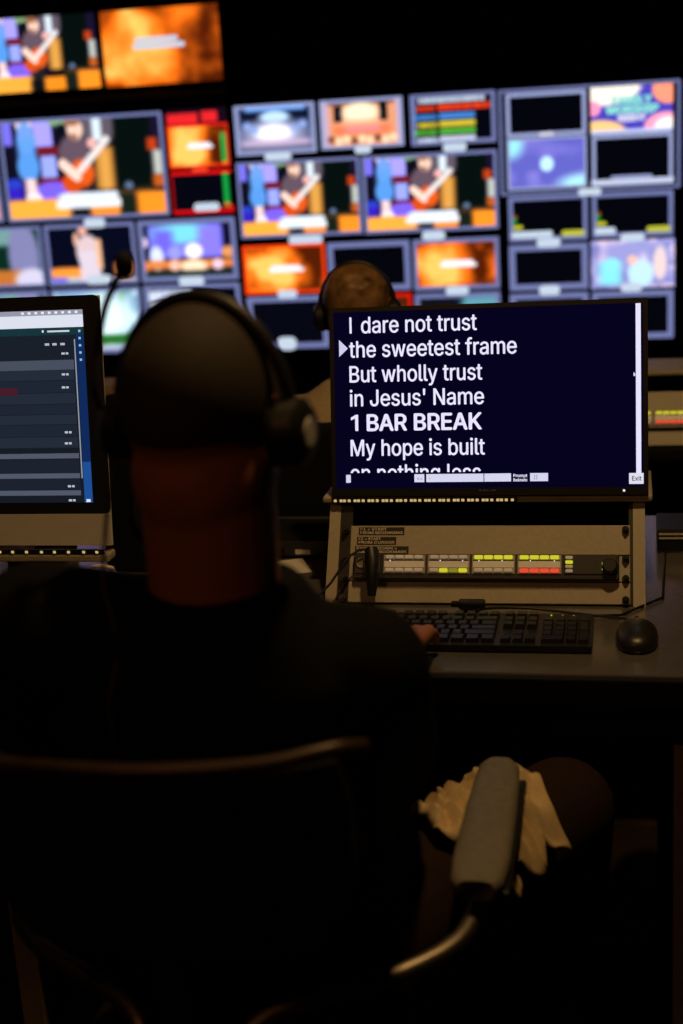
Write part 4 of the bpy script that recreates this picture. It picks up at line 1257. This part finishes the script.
def headset(name, P, Rm, label, s=1.0, boom=None):
    t = thing(name, P(0, 0, -0.05), label, 'headset')
    pts = []
    for k in range(25):
        a = math.pi * k / 24
        pts.append(P(-0.096 * math.cos(a), -0.004 - 0.012 * math.sin(a), -0.005 + 0.124 * math.sin(a)))
    build(MB().tube([tuple(p) for p in pts], 0.0075 * s, 10), 'headband', M['black'], t)
    for sg in (-1, 1):
        m_ = MB(); m_.tube([P(sg * 0.082, 0, -0.015), P(sg * 0.086, 0, -0.015), P(sg * 0.104, 0, -0.015), P(sg * 0.112, 0, -0.015)], [0.030 * s, 0.037 * s, 0.036 * s, 0.026 * s], 24)
        e = build(m_, 'ear_cup', M['black'], t)
        c_ = MB(); c_.tube([P(sg * 0.074, 0, -0.015), P(sg * 0.079, 0, -0.015), P(sg * 0.084, 0, -0.015)], [0.030 * s, 0.037 * s, 0.034 * s], 24)
        build(c_, 'ear_cushion', M['chair_black'], e)
        build(MB().tube([P(sg * 0.1115, 0, -0.015), P(sg * 0.1135, 0, -0.015)], [0.016 * s, 0.014 * s], 20), 'cup_badge', M['alu'] if sg > 0 else M['black'], e)
    if boom:
        b = build(MB().tube(boom, 0.0042, 10), 'mic_boom', M['black'], t)
        build(MB().ell(boom[-1], (0.011, 0.011, 0.015), 14, 10), 'microphone', M['black_matte'], b)
    return t
headset('headset', P, Rm, 'black headset with raised microphone boom on the near person', 1.0,
        arc([P(-0.110, 0.005, -0.015), (-0.562, 1.42, 1.290), (-0.559, 1.43, 1.336), (-0.545, 1.43, 1.383), (-0.520, 1.43, 1.424)]))
tag(build(MB().tube([P(-0.105, -0.005, -0.05), P(-0.11, -0.02, -0.11), P(-0.10, -0.05, -0.17), P(-0.08, -0.055, -0.23), P(-0.075, -0.09, -0.28), (-0.53, 1.285, 0.90), (-0.535, 1.285, 0.75)], 0.0025, 8), 'headset_cable', M['rubber']), 'thin black headset cable running down the black shirt', 'cable')

# ---- cream cloth on the lap
nx_, ny_ = 30, 26
vs = []; fs = []
c0 = Vector((-0.200, 1.755, 0.0))
ax = (kn_r - hip_r); ax.z = 0; ax.normalize(); bx = Vector((ax.y, -ax.x, 0))
for j in range(ny_):
    for i in range(nx_):
        u, v = i / (nx_ - 1) * 2 - 1, j / (ny_ - 1) * 2 - 1
        edge = 0.012 * math.sin(5 * u + 2) + 0.014 * math.cos(4 * v)
        p = c0 + ax * (u * (0.085 + edge)) + bx * (v * (0.082 + 0.010 * math.sin(7 * u)))
        q = hip_r + (kn_r - hip_r) * max(0, min(1, (p - hip_r).dot((kn_r - hip_r).normalized()) / (kn_r - hip_r).length))
        d = (p - q).dot(bx)
        R_ = 0.100
        zz = q.z + (math.sqrt(max(0, R_ * R_ - min(abs(d), R_ * 0.985) ** 2)) if abs(d) < R_ * 0.9 else R_ * 0.43 - (abs(d) - R_ * 0.9) * 1.6)
        zz += 0.006 + 0.008 * (1 + math.sin(17 * u + 5 * v + 1.5 * math.sin(6 * v))) + 0.005 * math.sin(11 * v - 6 * u) + 0.005
        vs.append((p.x, p.y, zz))
for j in range(ny_ - 1):
    for i in range(nx_ - 1):
        fs.append([j * nx_ + i, j * nx_ + i + 1, (j + 1) * nx_ + i + 1, (j + 1) * nx_ + i])
mb = MB(); mb.add(vs, fs)
cl = build(mb, 'cream_cloth', M['cream'], smooth=True)
md = cl.modifiers.new('thickness', 'SOLIDIFY'); md.thickness = 0.003; md.offset = 1
tag(cl, 'crumpled cream cloth lying on the brown trouser leg behind the armrest', 'cloth')

# ------------------------------------------------------------------ operator's chair
CX = -0.475
ch = thing('office_chair', (CX, 1.5, 0), 'black office chair with steel arm tubes and grey armrest pads under the near person', 'chair')
build(MB().box(CX - 0.235, CX + 0.235, 1.33, 1.79, 0.375, 0.435, 0.025, 3), 'seat', M['chair_black'], ch)
def shear_back():
    m_ = MB(); pts = []
    n = 20; vs = []; fs = []
    for (z, hw, y) in ((0.735, 0.15, 1.252), (0.77, 0.185, 1.245), (0.83, 0.20, 1.232), (0.90, 0.20, 1.215), (0.955, 0.19, 1.205)):
        for th in (-0.016, 0.016):
            for k in range(n):
                x = -hw + 2 * hw * k / (n - 1)
                vs.append((CX + x, y + th - 0.055 * (1 - (x / 0.21) ** 2) + 0.04, z))
    for i in range(4):
        for s in range(2):
            for k in range(n - 1):
                a = (2 * i + s) * n + k; b = (2 * i + 2 + s) * n + k
                fs.append([a, a + 1, b + 1, b])
        for k in (0, n - 1):
            fs.append([(2 * i) * n + k, (2 * i + 1) * n + k, (2 * i + 3) * n + k, (2 * i + 2) * n + k])
    for k in range(n - 1):
        fs.append([k, k + 1, n + k + 1, n + k]); fs.append([8 * n + k, 8 * n + k + 1, 9 * n + k + 1, 9 * n + k])
    m_.add(vs, fs); m_.smooth = True
    return m_
build(shear_back(), 'backrest', M['chair_black'], ch)
rail = arc([(CX - 0.20, 1.245, 0.935), (CX - 0.12, 1.202, 0.958), (CX, 1.186, 0.964), (CX + 0.12, 1.202, 0.967), (CX + 0.19, 1.232, 0.972), (CX + 0.215, 1.262, 0.962)])
build(MB().tube(rail, 0.0085, 10), 'top_rail', mat('dark_brown_tube', (0.05, 0.03, 0.02), 0.4, metal=0.4), ch)
for sg in (1, -1):
    px = CX + sg * 0.292
    pad = MB()
    n = 16; vs = []; fs = []
    prof = [(1.49, 0.022), (1.505, 0.032), (1.56, 0.036), (1.68, 0.034), (1.77, 0.031), (1.812, 0.028), (1.825, 0.018)]
    for (y, hw) in prof:
        for k in range(n):
            a = 2 * math.pi * k / n
            cx, sz = math.cos(a), math.sin(a)
            vs.append((px + hw * math.copysign(abs(cx) ** 0.6, cx), y, 0.672 + 0.0135 * math.copysign(abs(sz) ** 0.6, sz)))
    for i in range(len(prof) - 1):
        for k in range(n):
            fs.append([i * n + k, i * n + (k + 1) % n, (i + 1) * n + (k + 1) % n, (i + 1) * n + k])
    fs.append(list(range(n))[::-1]); fs.append([(len(prof) - 1) * n + k for k in range(n)])
    pad.add(vs, fs); pad.smooth = True
    pd = build(pad, 'armrest_pad', M['pad'], ch)
    build(MB().box(px - 0.030 + sg * 0.008, px + 0.030 + sg * 0.008, 1.51, 1.81, 0.648, 0.660, 0.004), 'pad_underside', M['black'], pd)
    tube = arc([(px, 1.60, 0.640), (px - sg * 0.002, 1.53, 0.634), (px - sg * 0.018, 1.455, 0.626), (px - sg * 0.075, 1.395, 0.620), (px - sg * 0.155, 1.345, 0.618), (px - sg * 0.215, 1.305, 0.612), (px - sg * 0.24, 1.275, 0.585), (px - sg * 0.25, 1.262, 0.52), (px - sg * 0.25, 1.30, 0.43), (px - sg * 0.25, 1.40, 0.365)])
    build(MB().tube(tube, 0.0115, 12), 'arm_tube', M['chrome'], ch)
build(MB().tube(arc([(CX, 1.252, 0.80), (CX, 1.240, 0.74), (CX, 1.245, 0.66), (CX, 1.258, 0.56), (CX, 1.30, 0.42), (CX, 1.40, 0.365)]), 0.016, 12), 'back_spine', M['black'], ch)
build(MB().box(CX - 0.07, CX + 0.07, 1.36, 1.66, 0.345, 0.374, 0.006), 'seat_plate', M['black'], ch)
build(MB().cyl((CX, 1.55, 0.09), (CX, 1.55, 0.345), 0.026, 18), 'gas_column', M['chrome'], ch)
for k in range(5):
    a = 2 * math.pi * k / 5 + 0.3
    ex_, ey_ = CX + 0.29 * math.cos(a), 1.55 + 0.29 * math.sin(a)
    lg = build(MB().tube([(CX, 1.55, 0.11), ((CX + ex_) / 2, (1.55 + ey_) / 2, 0.095), (ex_, ey_, 0.075)], [0.024, 0.019, 0.014], 10), 'base_leg', M['black'], ch)
    build(MB().cyl((ex_ - 0.02 * math.sin(a), ey_ + 0.02 * math.cos(a), 0.026), (ex_ + 0.02 * math.sin(a), ey_ - 0.02 * math.cos(a), 0.026), 0.026, 16), 'caster', M['rubber'], lg)

# ------------------------------------------------------------------ second row
D2 = 0.745
t = thing('rear_desk', (-0.6, 3.75, 0), 'dark desk of the second row in front of the video wall', 'desk')
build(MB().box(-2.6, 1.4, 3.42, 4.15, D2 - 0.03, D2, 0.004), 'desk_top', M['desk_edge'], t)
build(MB().box(-2.55, 1.35, 4.08, 4.10, 0.05, D2 - 0.03), 'back_panel', M['desk_edge'], t)
for x in (-2.5, -0.6, 1.3):
    build(MB().box(x - 0.025, x + 0.025, 3.46, 3.51, 0, D2 - 0.03), 'leg', M['black'], t)
DX2, DY2 = 0.245, 1.14
make_rack(DX2, DY2, D2 - DZ, 'beige slanted rack on the rear desk, right of the lyric monitor', False)
make_intercom(DX2, DY2, D2 - DZ, 'intercom panel with glowing yellow and red keys on the rear desk')
t = thing('desk_speaker', (-1.36, 3.6, D2), 'small black loudspeaker on the rear desk behind the left computer', 'speaker')
build(MB().box(-1.46, -1.27, 3.52, 3.70, D2, 0.885, 0.006), 'cabinet', M['black_matte'], t)
build(MB().tube([(-1.365, 3.519, 0.78), (-1.365, 3.515, 0.78), (-1.365, 3.519, 0.78)], [0.06, 0.055, 0.03], 24), 'cone', M['rubber'], t)
tag(build(MB().box(-1.45, -1.31, 3.53, 3.64, 0.885, 0.912, 0.003), 'cardboard_box', M['cardboard']), 'small flat tan box on top of the black loudspeaker', 'box')

p2 = thing('person', (-0.63, 3.12, 0), 'person in a tan shirt facing the video wall, seen behind the lyric monitor', 'person')
HC2 = (-0.603, 3.145, 1.142)
tor2 = [(-0.63, 3.14, 0.44, 0.16, 0.12), (-0.63, 3.13, 0.55, 0.165, 0.125), (-0.63, 3.12, 0.70, 0.165, 0.12), (-0.625, 3.12, 0.82, 0.18, 0.115), (-0.62, 3.13, 0.90, 0.172, 0.10), (-0.615, 3.135, 0.955, 0.10, 0.07), (-0.612, 3.135, 0.98, 0.06, 0.058)]
arms2 = [((-0.79, 3.13, 0.885), (-0.86, 3.30, 0.70), (-0.74, 3.52, 0.782)), ((-0.45, 3.13, 0.885), (-0.40, 3.30, 0.70), (-0.50, 3.52, 0.782))]
legs2 = [((-0.71, 3.2, 0.50), (-0.76, 3.60, 0.50), (-0.76, 3.62, 0.095)), ((-0.55, 3.2, 0.50), (-0.50, 3.60, 0.50), (-0.50, 3.62, 0.095))]
body = MB()
P2, Rm2 = head_shapes(body, HC2, math.radians(6), math.radians(-4), 0.88)
body.cap((-0.612, 3.13, 0.94), (-0.61, 3.13, 1.09), 0.056, 0.053)
body.loft(tor2)
for a, b, c_ in arms2:
    body.cap(a, b, 0.050, 0.042); body.cap(b, c_, 0.040, 0.028)
    hand(body, c_, (0, 1, -0.08), (0, 0.1, 1), (1 if a[0] < -0.6 else -1, 0, 0), 0.18, 0.4)
for a, b, c_ in legs2:
    body.cap(a, b, 0.08, 0.058); body.cap(b, c_, 0.056, 0.04); body.cap((c_[0], c_[1], 0.06), (c_[0], c_[1] + 0.14, 0.035), 0.034, 0.027)
remesh(body, 'body', M['skin'], p2, 0.006, 3)
eyes(P2, Rm2, p2, 0.88)
hm = MB(); hm.ell(P2(0, -0.022, 0.026), (0.076, 0.083, 0.080), 28, 18, Rm2); hm.ell(P2(0, -0.052, -0.02), (0.066, 0.045, 0.066), 24, 14, Rm2)
for k in range(26):
    a = random.uniform(0, 2 * math.pi); b = random.uniform(0.1, 1.25)
    d = Vector((math.sin(b) * math.cos(a), -abs(math.sin(b) * math.sin(a)), math.cos(b)))
    hm.ell(P2(d.x * 0.076, -0.022 + d.y * 0.084, 0.024 + d.z * 0.080), (0.018, 0.018, 0.012), 10, 8)
remesh(hm, 'hair', M['hair'], p2, 0.006, 2)
s2 = MB(); s2.loft([(x, y, z, a + 0.012, b + 0.012) for (x, y, z, a, b) in tor2[1:-1]] + [(-0.612, 3.135, 0.985, 0.070, 0.068)])
for a, b, c_ in arms2:
    s2.cap(a, b, 0.066, 0.058)
    s2.cap((-0.68 if a[0] < -0.6 else -0.55, 3.13, 0.885), a, 0.07, 0.066)
remesh(s2, 'shirt', M['shirt_tan'], p2, 0.009, 3)
t2 = MB(); t2.loft([(-0.63, 3.15, 0.435, 0.175, 0.13), (-0.63, 3.14, 0.56, 0.178, 0.135)])
for a, b, c_ in legs2:
    t2.cap(a, b, 0.092, 0.07); t2.cap(b, (c_[0], c_[1], c_[2] + 0.02), 0.068, 0.056)
remesh(t2, 'trousers', M['denim'], p2, 0.011, 3)
for a, b, c_ in legs2:
    s_ = MB(); s_.loft([(c_[0], c_[1] + 0.065, 0.0, 0.043, 0.14), (c_[0], c_[1] + 0.065, 0.03, 0.044, 0.14), (c_[0], c_[1] + 0.03, 0.075, 0.04, 0.085), (c_[0], c_[1], 0.11, 0.042, 0.05)], 22)
    build(s_, 'shoe', M['shoe'], p2)
headset('headset', P2, Rm2, 'dark headset on the brown haired person behind the lyric monitor', 0.88)

ch2 = thing('office_chair', (-0.63, 3.1, 0), 'plain black office chair of the person in the tan shirt', 'chair')
build(MB().box(-0.86, -0.40, 2.98, 3.42, 0.36, 0.425, 0.025, 3), 'seat', M['chair_black'], ch2)
build(MB(tilt(-0.63, 2.955, 0.50, -4)).box(-0.22, 0.22, -0.05, -0.01, 0.0, 0.44, 0.018, 3), 'backrest', M['chair_black'], ch2)
build(MB().box(-0.66, -0.60, 2.90, 3.1, 0.335, 0.36), 'back_bracket', M['black'], ch2)
build(MB().box(-0.66, -0.60, 2.88, 2.905, 0.335, 0.56), 'back_post', M['black'], ch2)
build(MB().cyl((-0.63, 3.2, 0.09), (-0.63, 3.2, 0.36), 0.025, 16), 'gas_column', M['black'], ch2)
for k in range(5):
    a = 2 * math.pi * k / 5
    ex_, ey_ = -0.63 + 0.28 * math.cos(a), 3.2 + 0.28 * math.sin(a)
    lg = build(MB().tube([(-0.63, 3.2, 0.11), (ex_, ey_, 0.07)], [0.024, 0.015], 10), 'base_leg', M['black'], ch2)
    build(MB().ell((ex_, ey_, 0.028), (0.026, 0.026, 0.028), 14, 10), 'caster', M['rubber'], lg)
